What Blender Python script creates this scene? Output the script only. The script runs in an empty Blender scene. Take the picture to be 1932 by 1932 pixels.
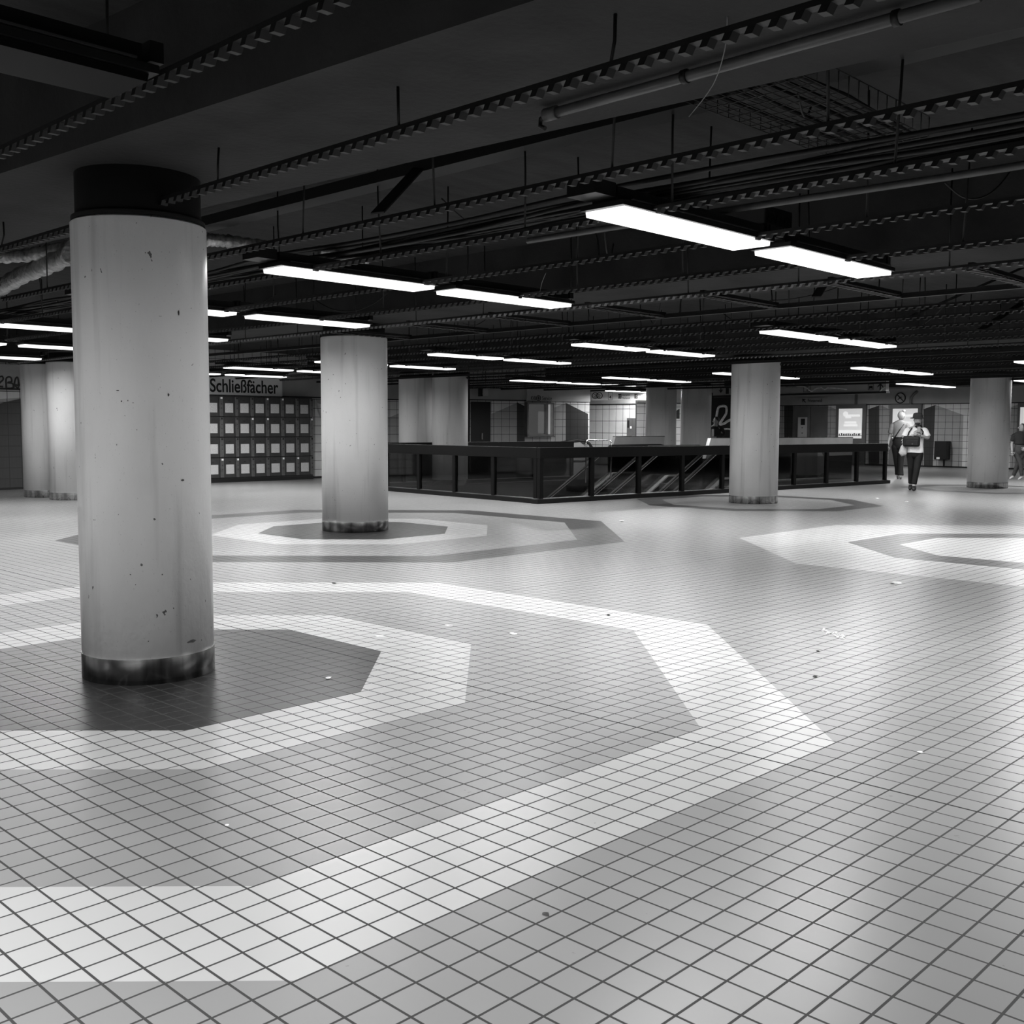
import bpy, bmesh, math, random
import numpy as np
from mathutils import Vector, Matrix
random.seed(7)
C = bpy.context.scene
COL = C.collection
# ---------------------------------------------------------------- camera
T = 0.1125                        # tile pitch in metres
FPX, TILT, ROLL, YAW, HT, CU, CV = 2001.63465, 0.0794387, 0.0039204, -0.0172443, 12.5479617, -13.1451603, -19.602997
EYE = HT * T
cam = bpy.data.objects.new('camera', bpy.data.cameras.new('camera'))
COL.objects.link(cam)
cam.data.sensor_width = 36; cam.data.lens = 36 * FPX / 1932; cam.data.clip_end = 300
cam.matrix_world = Matrix.Translation((0, 0, EYE)) @ Matrix.Rotation(math.pi/2 - TILT, 4, 'X') @ Matrix.Rotation(ROLL, 4, 'Z')
C.camera = cam
w = bpy.data.worlds.new('world'); C.world = w; w.use_nodes = True
w.node_tree.nodes['Background'].inputs[0].default_value = (0.5, 0.5, 0.5, 1)
w.node_tree.nodes['Background'].inputs[1].default_value = 0.004
C.view_settings.view_transform = 'Standard'; C.view_settings.look = 'None'
C.view_settings.gamma = 1; C.view_settings.use_curve_mapping = False
C.view_settings.exposure = 1.22
LAMP_STRENGTH = 0.8
LAMP_WATT = 25.0
LAMP_SPREAD = math.radians(172)
# ---------------------------------------------------------------- frames
A0 = math.pi/4 + YAW
GRID_ANG = math.pi/2 - A0
def uvw(u, v, z=0.0):             # tile coordinates -> world
    a, b = (u - CU) * T, (v - CV) * T
    return Vector((a * math.sin(A0) - b * math.cos(A0), a * math.cos(A0) + b * math.sin(A0), z))
def ray(x, y):
    a = (x - 966) / FPX; b = (y - 966) / FPX
    cr, sr = math.cos(ROLL), math.sin(ROLL)
    X = a * cr + b * sr; up = a * sr - b * cr
    c, s = math.cos(TILT), math.sin(TILT)
    return Vector((X, c + s * up, -s + c * up))
def at_z(x, y, z):                # where the sight line meets a level
    d = ray(x, y); k = (z - EYE) / d.z
    return Vector((d.x * k, d.y * k, z))
def to_uv(p):
    return ((p.x * math.sin(A0) + p.y * math.cos(A0)) / T + CU, (-p.x * math.cos(A0) + p.y * math.sin(A0)) / T + CV)
# ---------------------------------------------------------------- object helpers
def link(name, me, parent=None):
    o = bpy.data.objects.new(name, me); COL.objects.link(o)
    if parent is not None: o.parent = parent
    return o
def tag(o, label=None, cat=None, group=None, kind=None):
    if label: o['label'] = label
    if cat: o['category'] = cat
    if group: o['group'] = group
    if kind: o['kind'] = kind
    return o
def empty(name, loc, rz=0.0, label=None, cat=None, group=None):
    o = bpy.data.objects.new(name, None); COL.objects.link(o)
    o.empty_display_size = .1
    o.location = loc; o.rotation_euler = (0, 0, rz)
    return tag(o, label, cat, group)
class MB:
    def __init__(s): s.v = []; s.f = []; s.m = []; s.sm = []
    def add(s, vs, fs, m=0, smooth=False):
        b = len(s.v); s.v += [tuple(p) for p in vs]
        for f in fs: s.f.append([b + i for i in f]); s.m.append(m); s.sm.append(smooth)
        return s
    def box(s, x0, y0, z0, x1, y1, z1, m=0):
        P = [(x0,y0,z0),(x1,y0,z0),(x1,y1,z0),(x0,y1,z0),(x0,y0,z1),(x1,y0,z1),(x1,y1,z1),(x0,y1,z1)]
        return s.add(P, [(3,2,1,0),(4,5,6,7),(0,1,5,4),(1,2,6,5),(2,3,7,6),(3,0,4,7)], m)
    def tube(s, pts, r, n=8, m=0, caps=True, smooth=True):
        pts = [Vector(p) for p in pts]; rs = r if isinstance(r, (list, tuple)) else [r] * len(pts)
        b = len(s.v); up = None
        for i, p in enumerate(pts):
            d = (pts[min(i+1, len(pts)-1)] - pts[max(i-1, 0)]).normalized()
            if up is None:
                up = Vector((0, 0, 1)) if abs(d.z) < .9 else Vector((1, 0, 0))
            a = d.cross(up).normalized(); c = a.cross(d).normalized(); up = c
            for k in range(n):
                t = 2 * math.pi * k / n
                s.v.append(tuple(p + (a * math.cos(t) + c * math.sin(t)) * rs[i]))
        for i in range(len(pts) - 1):
            for k in range(n):
                q = (k + 1) % n
                s.f.append([b+i*n+k, b+i*n+q, b+(i+1)*n+q, b+(i+1)*n+k]); s.m.append(m); s.sm.append(smooth)
        if caps:
            s.f.append([b+k for k in range(n)][::-1]); s.m.append(m); s.sm.append(False)
            e = b + (len(pts)-1)*n
            s.f.append([e+k for k in range(n)]); s.m.append(m); s.sm.append(False)
        return s
    def lathe(s, prof, n=48, m=0, cx=0, cy=0, smooth=True, cap=True):
        b = len(s.v); rings = []
        for i in range(len(prof)-1): rings += [prof[i], prof[i+1]]
        for r, z in rings:
            for k in range(n):
                t = 2*math.pi*k/n; s.v.append((cx + r*math.cos(t), cy + r*math.sin(t), z))
        for i in range(0, len(rings)-1, 2):
            for k in range(n):
                q = (k+1) % n
                s.f.append([b+i*n+k, b+i*n+q, b+(i+1)*n+q, b+(i+1)*n+k]); s.m.append(m); s.sm.append(smooth)
        if cap:
            s.f.append([b+k for k in range(n)][::-1]); s.m.append(m); s.sm.append(False)
            e = b+(len(rings)-1)*n; s.f.append([e+k for k in range(n)]); s.m.append(m); s.sm.append(False)
        return s
    def prism(s, poly, y0, y1, m=0):      # poly in x,z extruded along y
        n = len(poly)
        vs = [(p[0], y0, p[1]) for p in poly] + [(p[0], y1, p[1]) for p in poly]
        fs = [list(range(n)), list(range(2*n-1, n-1, -1))] + [(i, n+i, n+(i+1) % n, (i+1) % n) for i in range(n)]
        return s.add(vs, fs, m)
    def ball(s, c, r, m=0, n=12, k=8, rz=None, ry=None):
        prof = []
        b = len(s.v); rz = rz or r; ry = ry or r
        for i in range(k+1):
            a = math.pi*i/k - math.pi/2
            for j in range(n):
                t = 2*math.pi*j/n
                s.v.append((c[0]+max(math.cos(a), .02)*math.cos(t)*r, c[1]+max(math.cos(a), .02)*math.sin(t)*ry, c[2]+math.sin(a)*rz))
        for i in range(k):
            for j in range(n):
                q = (j+1) % n
                s.f.append([b+i*n+j, b+i*n+q, b+(i+1)*n+q, b+(i+1)*n+j]); s.m.append(m); s.sm.append(True)
        s.f.append([b+j for j in range(n)][::-1]); s.m.append(m); s.sm.append(True)
        s.f.append([b+k*n+j for j in range(n)]); s.m.append(m); s.sm.append(True)
        return s
    def mesh(s, name, mats):
        me = bpy.data.meshes.new(name); me.from_pydata(s.v, [], s.f)
        for m in (mats if isinstance(mats, (list, tuple)) else [mats]): me.materials.append(m)
        me.polygons.foreach_set('material_index', s.m); me.polygons.foreach_set('use_smooth', s.sm)
        me.update(); return me
    def build(s, name, mats, parent=None):
        return link(name, s.mesh(name, mats), parent)
def bevel(o, wd=.01, seg=2):
    bm = bmesh.new(); bm.from_mesh(o.data)
    bmesh.ops.bevel(bm, geom=bm.edges[:], offset=wd, segments=seg, affect='EDGES', profile=.5)
    bm.to_mesh(o.data); bm.free(); return o
# ---------------------------------------------------------------- materials
def mat(name, g, rough=.5, metal=0.0, var=0.0, scale=6.0, bump=0.0, bscale=60.0, spec=.4, stretch=(1, 1, 1), emit=0.0, coat=0.0):
    m = bpy.data.materials.new(name); m.use_nodes = True; nt = m.node_tree; N = nt.nodes; L = nt.links
    b = N['Principled BSDF']; col = (g, g, g, 1)
    b.inputs['Base Color'].default_value = col; b.inputs['Roughness'].default_value = rough
    b.inputs['Metallic'].default_value = metal; b.inputs['Specular IOR Level'].default_value = spec
    b.inputs['Coat Weight'].default_value = coat; b.inputs['Coat Roughness'].default_value = .15
    tc = N.new('ShaderNodeTexCoord'); mp = N.new('ShaderNodeMapping'); L.new(tc.outputs['Object'], mp.inputs[0])
    mp.inputs['Scale'].default_value = stretch
    nz = N.new('ShaderNodeTexNoise'); nz.inputs['Scale'].default_value = scale; nz.inputs['Detail'].default_value = 6
    L.new(mp.outputs[0], nz.inputs['Vector'])
    mr = N.new('ShaderNodeMapRange'); L.new(nz.outputs[0], mr.inputs[0])
    mr.inputs[1].default_value = .3; mr.inputs[2].default_value = .7
    mr.inputs[3].default_value = max(0, g * (1 - max(var, .03))); mr.inputs[4].default_value = min(1, g * (1 + max(var, .03)))
    if emit:
        b.inputs['Base Color'].default_value = (.8, .8, .8, 1)
        b.inputs['Emission Color'].default_value = (1, 1, 1, 1); b.inputs['Emission Strength'].default_value = emit
    else:
        cb = N.new('ShaderNodeCombineColor')
        for i in range(3): L.new(mr.outputs[0], cb.inputs[i])
        L.new(cb.outputs[0], b.inputs['Base Color'])
    if bump:
        n2 = N.new('ShaderNodeTexNoise'); n2.inputs['Scale'].default_value = bscale; n2.inputs['Detail'].default_value = 3
        L.new(tc.outputs['Object'], n2.inputs['Vector'])
        bp = N.new('ShaderNodeBump'); bp.inputs['Strength'].default_value = bump; bp.inputs['Distance'].default_value = .01
        L.new(n2.outputs[0], bp.inputs['Height']); L.new(bp.outputs[0], b.inputs['Normal'])
    return m
class NG:                            # tiny node-math writer
    def __init__(s, m): s.m = m; s.N = m.node_tree.nodes; s.L = m.node_tree.links
    def __call__(s, op, a, b=None, c=None):
        n = s.N.new('ShaderNodeMath'); n.operation = op
        for i, x in enumerate((a, b, c)):
            if x is None: continue
            if isinstance(x, (int, float)): n.inputs[i].default_value = x
            else: s.L.new(x, n.inputs[i])
        return n.outputs[0]
def mix(q, f, a, b):                 # a + f*(b-a)
    return q('ADD', q('MULTIPLY', f, q('SUBTRACT', b, a)), a)
def grey(q, val, sock):
    cb = q.N.new('ShaderNodeCombineColor')
    for i in range(3): q.L.new(val, cb.inputs[i])
    q.L.new(cb.outputs[0], sock)
def floor_mat():
    m = bpy.data.materials.new('ceramic_floor_tiles'); m.use_nodes = True; q = NG(m); N, L = q.N, q.L
    b = N['Principled BSDF']
    tc = N.new('ShaderNodeTexCoord'); sp = N.new('ShaderNodeSeparateXYZ'); L.new(tc.outputs['Object'], sp.inputs[0])
    u = q('DIVIDE', sp.outputs[0], T); v = q('DIVIDE', sp.outputs[1], T)
    def octd(cu, cv):
        x = q('ABSOLUTE', q('SUBTRACT', u, cu)); y = q('ABSOLUTE', q('SUBTRACT', v, cv))
        return q('MAXIMUM', q('MAXIMUM', x, y), q('MULTIPLY', q('ADD', x, y), .70711))
    val = None
    GREY, WHITE, DARK, BLACK, MID = .255, .46, .055, .026, .12
    cur = q('ADD', q('MULTIPLY', u, 0.0), GREY)
    for (cu, cv, rings) in [(13, 31, [(31, WHITE), (26, GREY), (16, WHITE), (11, BLACK)]),
                            (66.5, 83.8, [(31.3, DARK), (26.2, GREY), (16, WHITE), (11, BLACK)]),
                            (145.5, 76, [(19.2, DARK), (15, GREY)]),
                            (218, 63, [(17, DARK), (13, GREY)]),
                            (104, 18, [(28, WHITE), (17, MID), (12, WHITE)])]:
        d = octd(cu, cv)
        for r, g in rings:
            cur = mix(q, q('LESS_THAN', d, r), cur, q('ADD', 0.0, g) if False else g)
    # tile variation
    wn = N.new('ShaderNodeTexWhiteNoise'); wn.noise_dimensions = '2D'
    cb = N.new('ShaderNodeCombineXYZ'); L.new(q('FLOOR', u), cb.inputs[0]); L.new(q('FLOOR', v), cb.inputs[1]); L.new(cb.outputs[0], wn.inputs['Vector'])
    cur = q('MULTIPLY', cur, q('ADD', .965, q('MULTIPLY', wn.outputs['Value'], .07)))
    nz = N.new('ShaderNodeTexNoise'); nz.inputs['Scale'].default_value = 1.3; nz.inputs['Detail'].default_value = 8; L.new(tc.outputs['Object'], nz.inputs['Vector'])
    cur = q('MULTIPLY', cur, q('ADD', .9, q('MULTIPLY', nz.outputs[0], .2)))
    n3 = N.new('ShaderNodeTexNoise'); n3.inputs['Scale'].default_value = 9; n3.inputs['Detail'].default_value = 5; L.new(tc.outputs['Object'], n3.inputs['Vector'])
    spots = q('MULTIPLY', q('GREATER_THAN', n3.outputs[0], .735), .25)
    cur = q('MULTIPLY', cur, q('SUBTRACT', 1.0, spots))
    # grout
    def edge(x): 
        f = q('FRACT', x); return q('MINIMUM', f, q('SUBTRACT', 1.0, f))
    wob = q('MULTIPLY', q('SUBTRACT', n3.outputs[0], .5), .006)
    e = q('ADD', q('MINIMUM', edge(u), edge(v)), wob)
    gr = q('LESS_THAN', e, .034)
    jx = q('LESS_THAN', q('ABSOLUTE', q('SUBTRACT', u, 22.0)), .05)
    jv = q('LESS_THAN', q('ABSOLUTE', q('SUBTRACT', v, 37.0)), .045)
    gcol = mix(q, q('MULTIPLY', q('MAXIMUM', jx, jv), 1.0), .05, .012)
    gr = q('MAXIMUM', gr, q('MAXIMUM', jx, jv))
    cur = mix(q, gr, cur, gcol)
    grey(q, cur, b.inputs['Base Color'])
    r = q('ADD', q('ADD', .279, q('MULTIPLY', nz.outputs[0], .05)), q('MULTIPLY', gr, .45))
    L.new(r, b.inputs['Roughness']); b.inputs['Specular IOR Level'].default_value = .17
    bp = N.new('ShaderNodeBump'); bp.inputs['Strength'].default_value = .35; bp.inputs['Distance'].default_value = .004
    h = q('ADD', q('MULTIPLY', q('SUBTRACT', 1.0, gr), 1.0), q('MULTIPLY', n3.outputs[0], .02)); L.new(h, bp.inputs['Height']); L.new(bp.outputs[0], b.inputs['Normal'])
    return m
def column_mat(name, g=.6):
    m = bpy.data.materials.new(name); m.use_nodes = True; q = NG(m); N, L = q.N, q.L; b = N['Principled BSDF']
    tc = N.new('ShaderNodeTexCoord'); oi = N.new('ShaderNodeObjectInfo')
    def noise(sc, st, det=6):
        mp = N.new('ShaderNodeMapping'); mp.inputs['Scale'].default_value = st; L.new(tc.outputs['Object'], mp.inputs[0])
        L.new(oi.outputs['Location'], mp.inputs['Location'])
        n = N.new('ShaderNodeTexNoise'); n.inputs['Scale'].default_value = sc; n.inputs['Detail'].default_value = det; L.new(mp.outputs[0], n.inputs['Vector']); return n.outputs[0]
    big = noise(2.0, (1, 1, .5)); streak = noise(9.0, (1, 1, .06)); chip = noise(26, (1, 1, .8), 2); fine = noise(120, (1, 1, .6), 3)
    val = q('MULTIPLY', g, q('ADD', .8, q('MULTIPLY', big, .36)))
    st = q('MULTIPLY', q('MAXIMUM', q('SUBTRACT', streak, .55), 0.0), 1.3); val = q('MULTIPLY', val, q('SUBTRACT', 1.0, st))
    ch = q('GREATER_THAN', chip, .745); val = q('MULTIPLY', val, q('SUBTRACT', 1.0, q('MULTIPLY', ch, .8)))
    fn = q('GREATER_THAN', fine, .71); val = q('MULTIPLY', val, q('SUBTRACT', 1.0, q('MULTIPLY', fn, .3)))
    grey(q, val, b.inputs['Base Color'])
    L.new(q('ADD', .28, q('MULTIPLY', big, .1)), b.inputs['Roughness'])
    b.inputs['Specular IOR Level'].default_value = .5
    bp = N.new('ShaderNodeBump'); bp.inputs['Strength'].default_value = .35; bp.inputs['Distance'].default_value = .004
    mid = noise(35, (1, 1, .7), 2); L.new(q('ADD', mid, q('MULTIPLY', big, 2.0)), bp.inputs['Height']); L.new(bp.outputs[0], b.inputs['Normal'])
    return m
def panel_mat(name, g, tw=.27, th=.24, off=(0, 0), rough=.35, line=.006):   # enamel wall panels with thin dark joints
    m = mat(name, g, rough, 0, .07, 3.0); q = NG(m); N, L = q.N, q.L; b = N['Principled BSDF']
    src = b.inputs['Base Color'].links[0].from_node.inputs[0].links[0].from_socket
    tc = N.new('ShaderNodeTexCoord'); sp = N.new('ShaderNodeSeparateXYZ'); L.new(tc.outputs['Object'], sp.inputs[0])
    def e(x, wd, o):
        f = q('FRACT', q('DIVIDE', q('ADD', x, o), wd)); return q('MULTIPLY', q('MINIMUM', f, q('SUBTRACT', 1.0, f)), wd)
    d = q('MINIMUM', e(sp.outputs[0], tw, off[0]), e(sp.outputs[2], th, off[1]))
    ln = q('LESS_THAN', d, line)
    # fine vertical ribbing of the sheet
    rib = q('MULTIPLY', q('SINE', q('MULTIPLY', sp.outputs[0], 220.0)), .06)
    grey(q, mix(q, ln, q('MULTIPLY', src, q('ADD', 1.0, rib)), .02), b.inputs['Base Color'])
    return m
M = {}
M['floor'] = floor_mat()
M['column'] = column_mat('painted_column', .7)
M['steel'] = mat('brushed_steel_band', .42, .24, 1.0, .75, 11, 0, 30, stretch=(1, 1, .05))
M['collar'] = mat('bare_dark_collar', .004, .9, 0, .3, 5)
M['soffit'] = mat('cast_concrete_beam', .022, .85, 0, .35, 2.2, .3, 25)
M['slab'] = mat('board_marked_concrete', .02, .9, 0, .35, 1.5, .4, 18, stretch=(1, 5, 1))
M['black'] = mat('black_painted_metal', .006, .45, 0, .2, 8)
M['runner'] = mat('slotted_black_channel', .006, .5, .0, .3, 10)
M['clip'] = mat('dull_clip_metal', .005, .5, .1, .3, 20)
M['rod'] = mat('hanger_rod_steel', .005, .5, .0, .2, 20)
M['cable'] = mat('black_cable_sheath', .005, .6, 0, .4, 20)
M['foil'] = mat('foil_wrapped_insulation', .4, .35, .7, .5, 18, 1.0, 30)
M['pipe'] = mat('painted_pipe', .09, .4, .2, .2, 9)
M['housing'] = mat('lamp_housing_metal', .008, .4, .1, .1, 9)
M['strip'] = mat('lamp_trim_edge', .12, .3, .8, .1, 9)
M['lamp'] = mat('glowing_diffuser', 1, .4, emit=LAMP_STRENGTH)
M['off'] = mat('unlit_diffuser', .004, .5, spec=.1)
M['railblack'] = mat('satin_black_rail', .004, .4, 0, .15, 6, spec=.15)
M['kerb'] = mat('black_kerb', .006, .4, 0, .2, 6, spec=.2)
M['kerbedge'] = mat('worn_metal_edge', .3, .35, .8, .3, 12)
M['pit'] = mat('dark_well_lining', .008, .6, 0, .3, 3)
M['chrome'] = mat('polished_steel', .7, .15, 1, .1, 9)
M['trimsteel'] = mat('satin_steel_trim', .75, .4, .5, .1, 9)
M['cladding'] = mat('grey_steel_cladding', .42, .35, .6, .15, 2)
M['rubber'] = mat('black_rubber', .015, .35, 0, .1, 9)
M['step'] = mat('ribbed_step_metal', .12, .4, .7, .3, 40)
g_ = bpy.data.materials.new('tinted_glass'); g_.use_nodes = True; M['glass'] = g_
def glass_setup(m, tint=.35):
    N, L = m.node_tree.nodes, m.node_tree.links; N.remove(N['Principled BSDF']); out = N['Material Output']
    tr = N.new('ShaderNodeBsdfTransparent'); tr.inputs[0].default_value = (tint, tint, tint, 1)
    gl = N.new('ShaderNodeBsdfGlossy'); gl.inputs['Roughness'].default_value = .04; gl.inputs[0].default_value = (1, 1, 1, 1)
    ge = N.new('ShaderNodeNewGeometry'); dp = N.new('ShaderNodeVectorMath'); dp.operation = 'DOT_PRODUCT'
    L.new(ge.outputs['Normal'], dp.inputs[0]); L.new(ge.outputs['Incoming'], dp.inputs[1]); q = NG(m)
    fr = q('ADD', q('MULTIPLY', q('POWER', q('SUBTRACT', 1.0, q('ABSOLUTE', dp.outputs['Value'])), 5.0), .9), .04)
    mx = N.new('ShaderNodeMixShader'); L.new(fr, mx.inputs[0]); L.new(tr.outputs[0], mx.inputs[1]); L.new(gl.outputs[0], mx.inputs[2]); L.new(mx.outputs[0], out.inputs[0])
glass_setup(g_, .5)
M['fascia'] = mat('grey_fascia_board', .4, .5, 0, .12, 1.5)
M['fascia_light'] = mat('pale_fascia_board', .5, .5, 0, .12, 1.5)
M['plinth'] = mat('black_plinth', .008, .5)
M['pl_light'] = panel_mat('pale_enamel_panels', .78)
M['pl_mid'] = panel_mat('mid_grey_enamel_panels', .42)
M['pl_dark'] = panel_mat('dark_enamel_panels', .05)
M['pl_white'] = panel_mat('white_enamel_panels', .8, .34, .45, (0, -.32), .3, .008)
M['locker'] = mat('dark_locker_sheet', .045, .4, .2, .2, 5)
M['lockstrip'] = mat('lock_strip_metal', .11, .4, .3, .2, 12)
M['paper'] = mat('printed_notice_paper', .5, .6, 0, .25, 70)
M['white'] = mat('white_sign_face', .92, .4, 0, .04, 2)
M['signgrey'] = mat('grey_sign_face', .42, .4, 0, .08, 3)
M['ink'] = mat('black_lettering', .02, .5)
M['spot'] = mat('bright_indicator', .9, .4)
M['graf_w'] = mat('white_spray_paint', .8, .6, 0, .3, 12)
M['graf_k'] = mat('dark_spray_paint', .05, .6, 0, .3, 12)
M['door'] = mat('grey_steel_door', .16, .35, .2, .2, 1.5)
M['darkdoor'] = mat('dark_steel_door', .02, .4, .2, .2, 1.5)
M['frame_al'] = mat('aluminium_frame', .35, .35, .7, .1, 5)
M['winback'] = mat('glowing_window_back', .3, .6, emit=.09)  # emission stands in for the light of the room behind
M['poster'] = mat('backlit_poster', 1, .4, emit=.17)
M['poster_hi'] = mat('backlit_poster_white', 1, .4, emit=.27)
M['screen'] = mat('small_dark_display', .03, .2)
M['skin'] = mat('skin', .36, .5, 0, .06, 12)
M['hair_light'] = mat('light_hair', .5, .5, 0, .2, 25)
M['hair_dark'] = mat('dark_hair', .03, .5, 0, .3, 60)
M['shirt_white'] = mat('white_cotton', .92, .8, 0, .06, 6, .5, 12)
M['shirt_grey'] = mat('grey_cotton', .22, .85, 0, .2, 6, .5, 12)
M['trouser'] = mat('black_trousers', .006, .8, 0, .3, 6, .5, 12)
M['jeans'] = mat('dark_denim', .05, .8, 0, .3, 10, .4, 14)
M['jacket'] = mat('dark_jacket', .018, .8, 0, .3, 6, .4, 12)
M['felt'] = mat('dark_hat_felt', .04, .9, 0, .2, 20)
M['bag'] = mat('black_bag_fabric', .005, .6, 0, .3, 12, .4, 20)
M['plastic'] = mat('white_plastic_bag', .6, .35, 0, .2, 10, .8, 10)
M['shoe'] = mat('dark_shoe', .02, .5)
M['shoe_light'] = mat('pale_shoe', .5, .5)
M['litter'] = mat('crumpled_paper', .75, .7, 0, .2, 40, .6, 40)
M['litter_d'] = mat('dry_dark_scrap', .04, .7, 0, .4, 40, .6, 40)
# ================================================================= STRUCTURE
GR = GRID_ANG
PD = Vector((107.0, -10.3)).normalized(); PN = Vector((-PD.y, PD.x)); PO = Vector((116.3, 99.0))
def pit(s, t): p = PO + PD * s + PN * t; return (p.x, p.y)
PIT_ANG = GR + math.atan2(PD.y, PD.x)
G0 = uvw(0, 0)
PS, PT = 104.0, 56.0
def grid_mesh(name, vs, fs, m, kind='structure', parent=None):
    me = bpy.data.meshes.new(name); me.from_pydata(vs, [], fs); me.materials.append(m); me.update()
    o = link(name, me); o.location = G0; o.rotation_euler = (0, 0, GR)
    if kind: o['kind'] = kind
    return o
H = [pit(1.2, 1.2), pit(70, 1.2), pit(70, PT), pit(1.2, PT)]
OUT = [(-70, -60), (350, -60), (350, 240), (-70, 240)]
vs = [(x*T, y*T, 0) for x, y in OUT + H]
grid_mesh('floor', vs, [(0, 1, 5, 4), (1, 2, 6, 5), (2, 3, 7, 6), (3, 0, 4, 7)], M['floor'])
SL = 3.35
b = MB().box(-70*T, -60*T, SL, 350*T, 240*T, SL+.3)
o = b.build('ceiling', M['slab']); o.location = G0; o.rotation_euler = (0, 0, GR); o['kind'] = 'structure'
SOF = 2.79
def beam(n, u0a, u0b, u1a, u1b, va=-60, vb=240):    # edges at v=va and v=vb
    P = [(u0a, va), (u1a, va), (u1b, vb), (u0b, vb)]
    vs = [(x*T, y*T, SOF) for x, y in P] + [(x*T, y*T, SL+.02) for x, y in P]
    me = bpy.data.meshes.new('beam'); me.from_pydata(vs, [], [(0,3,2,1),(4,5,6,7),(0,1,5,4),(1,2,6,5),(2,3,7,6),(3,0,4,7)])
    me.materials.append(M['soffit']); o = link('trim_%d' % n, me); o.location = G0; o.rotation_euler = (0, 0, GR); o['kind'] = 'structure'
beam(1, 14.6, 6.2-14, 25.7, 17.0-14.0)
beam(2, 61.2, 61.2, 72.5, 72.5)
beam(3, 138.5, 138.5, 150, 150)
beam(4, 211, 211, 222.5, 222.5)
beam(5, 290, 290, 301, 301)
# escalator well
PL = uvw(*pit(0, 0))
def pit_obj(b, name, mats, parent=None, kind=None):
    o = b.build(name, mats, parent)
    if parent is None: o.location = PL; o.rotation_euler = (0, 0, PIT_ANG)
    if kind: o['kind'] = kind
    return o
b = MB()
W_ = 70*T; D_ = PT*T
b.box(1.2*T-.15, 1.2*T-.15, -5, W_+.15, 1.2*T, -.02); b.box(1.2*T-.15, D_, -5, W_+.15, D_+.15, -.02)
b.box(1.2*T-.15, 1.2*T, -5, 1.2*T, D_, -.02); b.box(W_, 1.2*T, -5, W_+.15, D_, -.02); b.box(1.2*T-6, 1.2*T, -5.2, W_+.15, D_, -5)
pit_obj(b, 'wall_well', M['pit'], kind='structure')

# ---- walls: frame along the wall, x = along, y = towards hall (negative side), z = up
class Wall:
    def __init__(s, p0, p1, zt, name, thick=.25):
        s.p0 = Vector((p0.x, p0.y, 0)); s.p1 = Vector((p1.x, p1.y, 0)); d = (s.p1 - s.p0); s.L = d.length; s.d = d.normalized()
        s.ang = math.atan2(s.d.y, s.d.x); s.n = Vector((s.d.y, -s.d.x, 0)); s.zt = zt   # n points to the hall for walls drawn left to right
        s.name = name; s.th = thick
    def sz(s, x, y, off=0.0):         # sight line -> (along, height) on plane offset towards the hall
        r = ray(x, y); o = s.p0 + s.n * off
        k = (o.x*s.n.x + o.y*s.n.y) / (r.x*s.n.x + r.y*s.n.y)
        P = Vector((r.x*k, r.y*k, EYE + r.z*k)); return ((P - o).dot(s.d), P.z)
    def place(s, o): o.location = s.p0; o.rotation_euler = (0, 0, s.ang); return o
    def pts(s, px, off=0.0): return [s.sz(x, y, off) for x, y in px]
def add_poly(b, poly, y0, y1, m): b.prism(poly, y0, y1, m)
def rect_of(W, x0, y0, x1, y1, off=0.0):
    a = W.sz(x0, y0, off); c = W.sz(x1, y0, off); d = W.sz(x0, y1, off); e = W.sz(x1, y1, off)
    return (a[0]+d[0])/2, (c[0]+e[0])/2, (d[1]+e[1])/2, (a[1]+c[1])/2     # s0,s1,z0,z1
def build_wall(W, px_polys, fascia_top=2.75, zp=2.2, base='pl_mid', fas='fascia'):
    mats = [M[base], M['pl_light'], M['pl_mid'], M['pl_dark'], M[fas], M['plinth'], M['pl_white']]
    b = MB(); b.box(0, 0, 0, W.L, W.th, SL, 0)
    b.box(0, -.04, zp+.03, W.L, 0, fascia_top, 4)                # fascia board
    b.box(0, -.05, zp, W.L, 0, zp+.03, 5)                        # black strip above the panels
    b.box(0, -.02, 0, W.L, 0, .05, 5)                            # plinth
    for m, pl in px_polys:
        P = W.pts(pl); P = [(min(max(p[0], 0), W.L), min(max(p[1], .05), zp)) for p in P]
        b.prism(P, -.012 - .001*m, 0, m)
    o = b.build(W.name, mats); W.place(o); o['kind'] = 'structure'; return o
def attach(W, b, name, mats, parent=None):
    o = b.build(name, mats, parent)
    if parent is None: W.place(o)
    return o
# left wall (lockers)
V0 = 196.0
WL = Wall(uvw(20, V0), uvw(188, V0), 2.2, 'wall_left')
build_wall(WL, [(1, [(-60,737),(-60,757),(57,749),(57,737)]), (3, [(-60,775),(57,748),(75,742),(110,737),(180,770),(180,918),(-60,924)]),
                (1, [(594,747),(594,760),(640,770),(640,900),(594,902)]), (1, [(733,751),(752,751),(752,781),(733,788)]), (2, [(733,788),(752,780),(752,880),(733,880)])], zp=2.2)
# service wall: oblique
pA = at_z(886, 755.0, 2.25); pB = at_z(1112.5, 758.5, 2.25)
WS = Wall(pA, pB, 2.25, 'wall_service')
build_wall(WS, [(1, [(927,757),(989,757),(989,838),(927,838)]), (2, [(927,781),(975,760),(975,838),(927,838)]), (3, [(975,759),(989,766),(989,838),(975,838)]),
                (1, [(1040,758),(1112,758),(1112,838),(1040,838)]), (2, [(1041,771),(1067,760),(1067,838),(1041,838)]), (3, [(1067,760),(1109,781),(1109,838),(1067,838)])], fascia_top=2.62, zp=2.25, base='pl_mid', fas='fascia')
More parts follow.
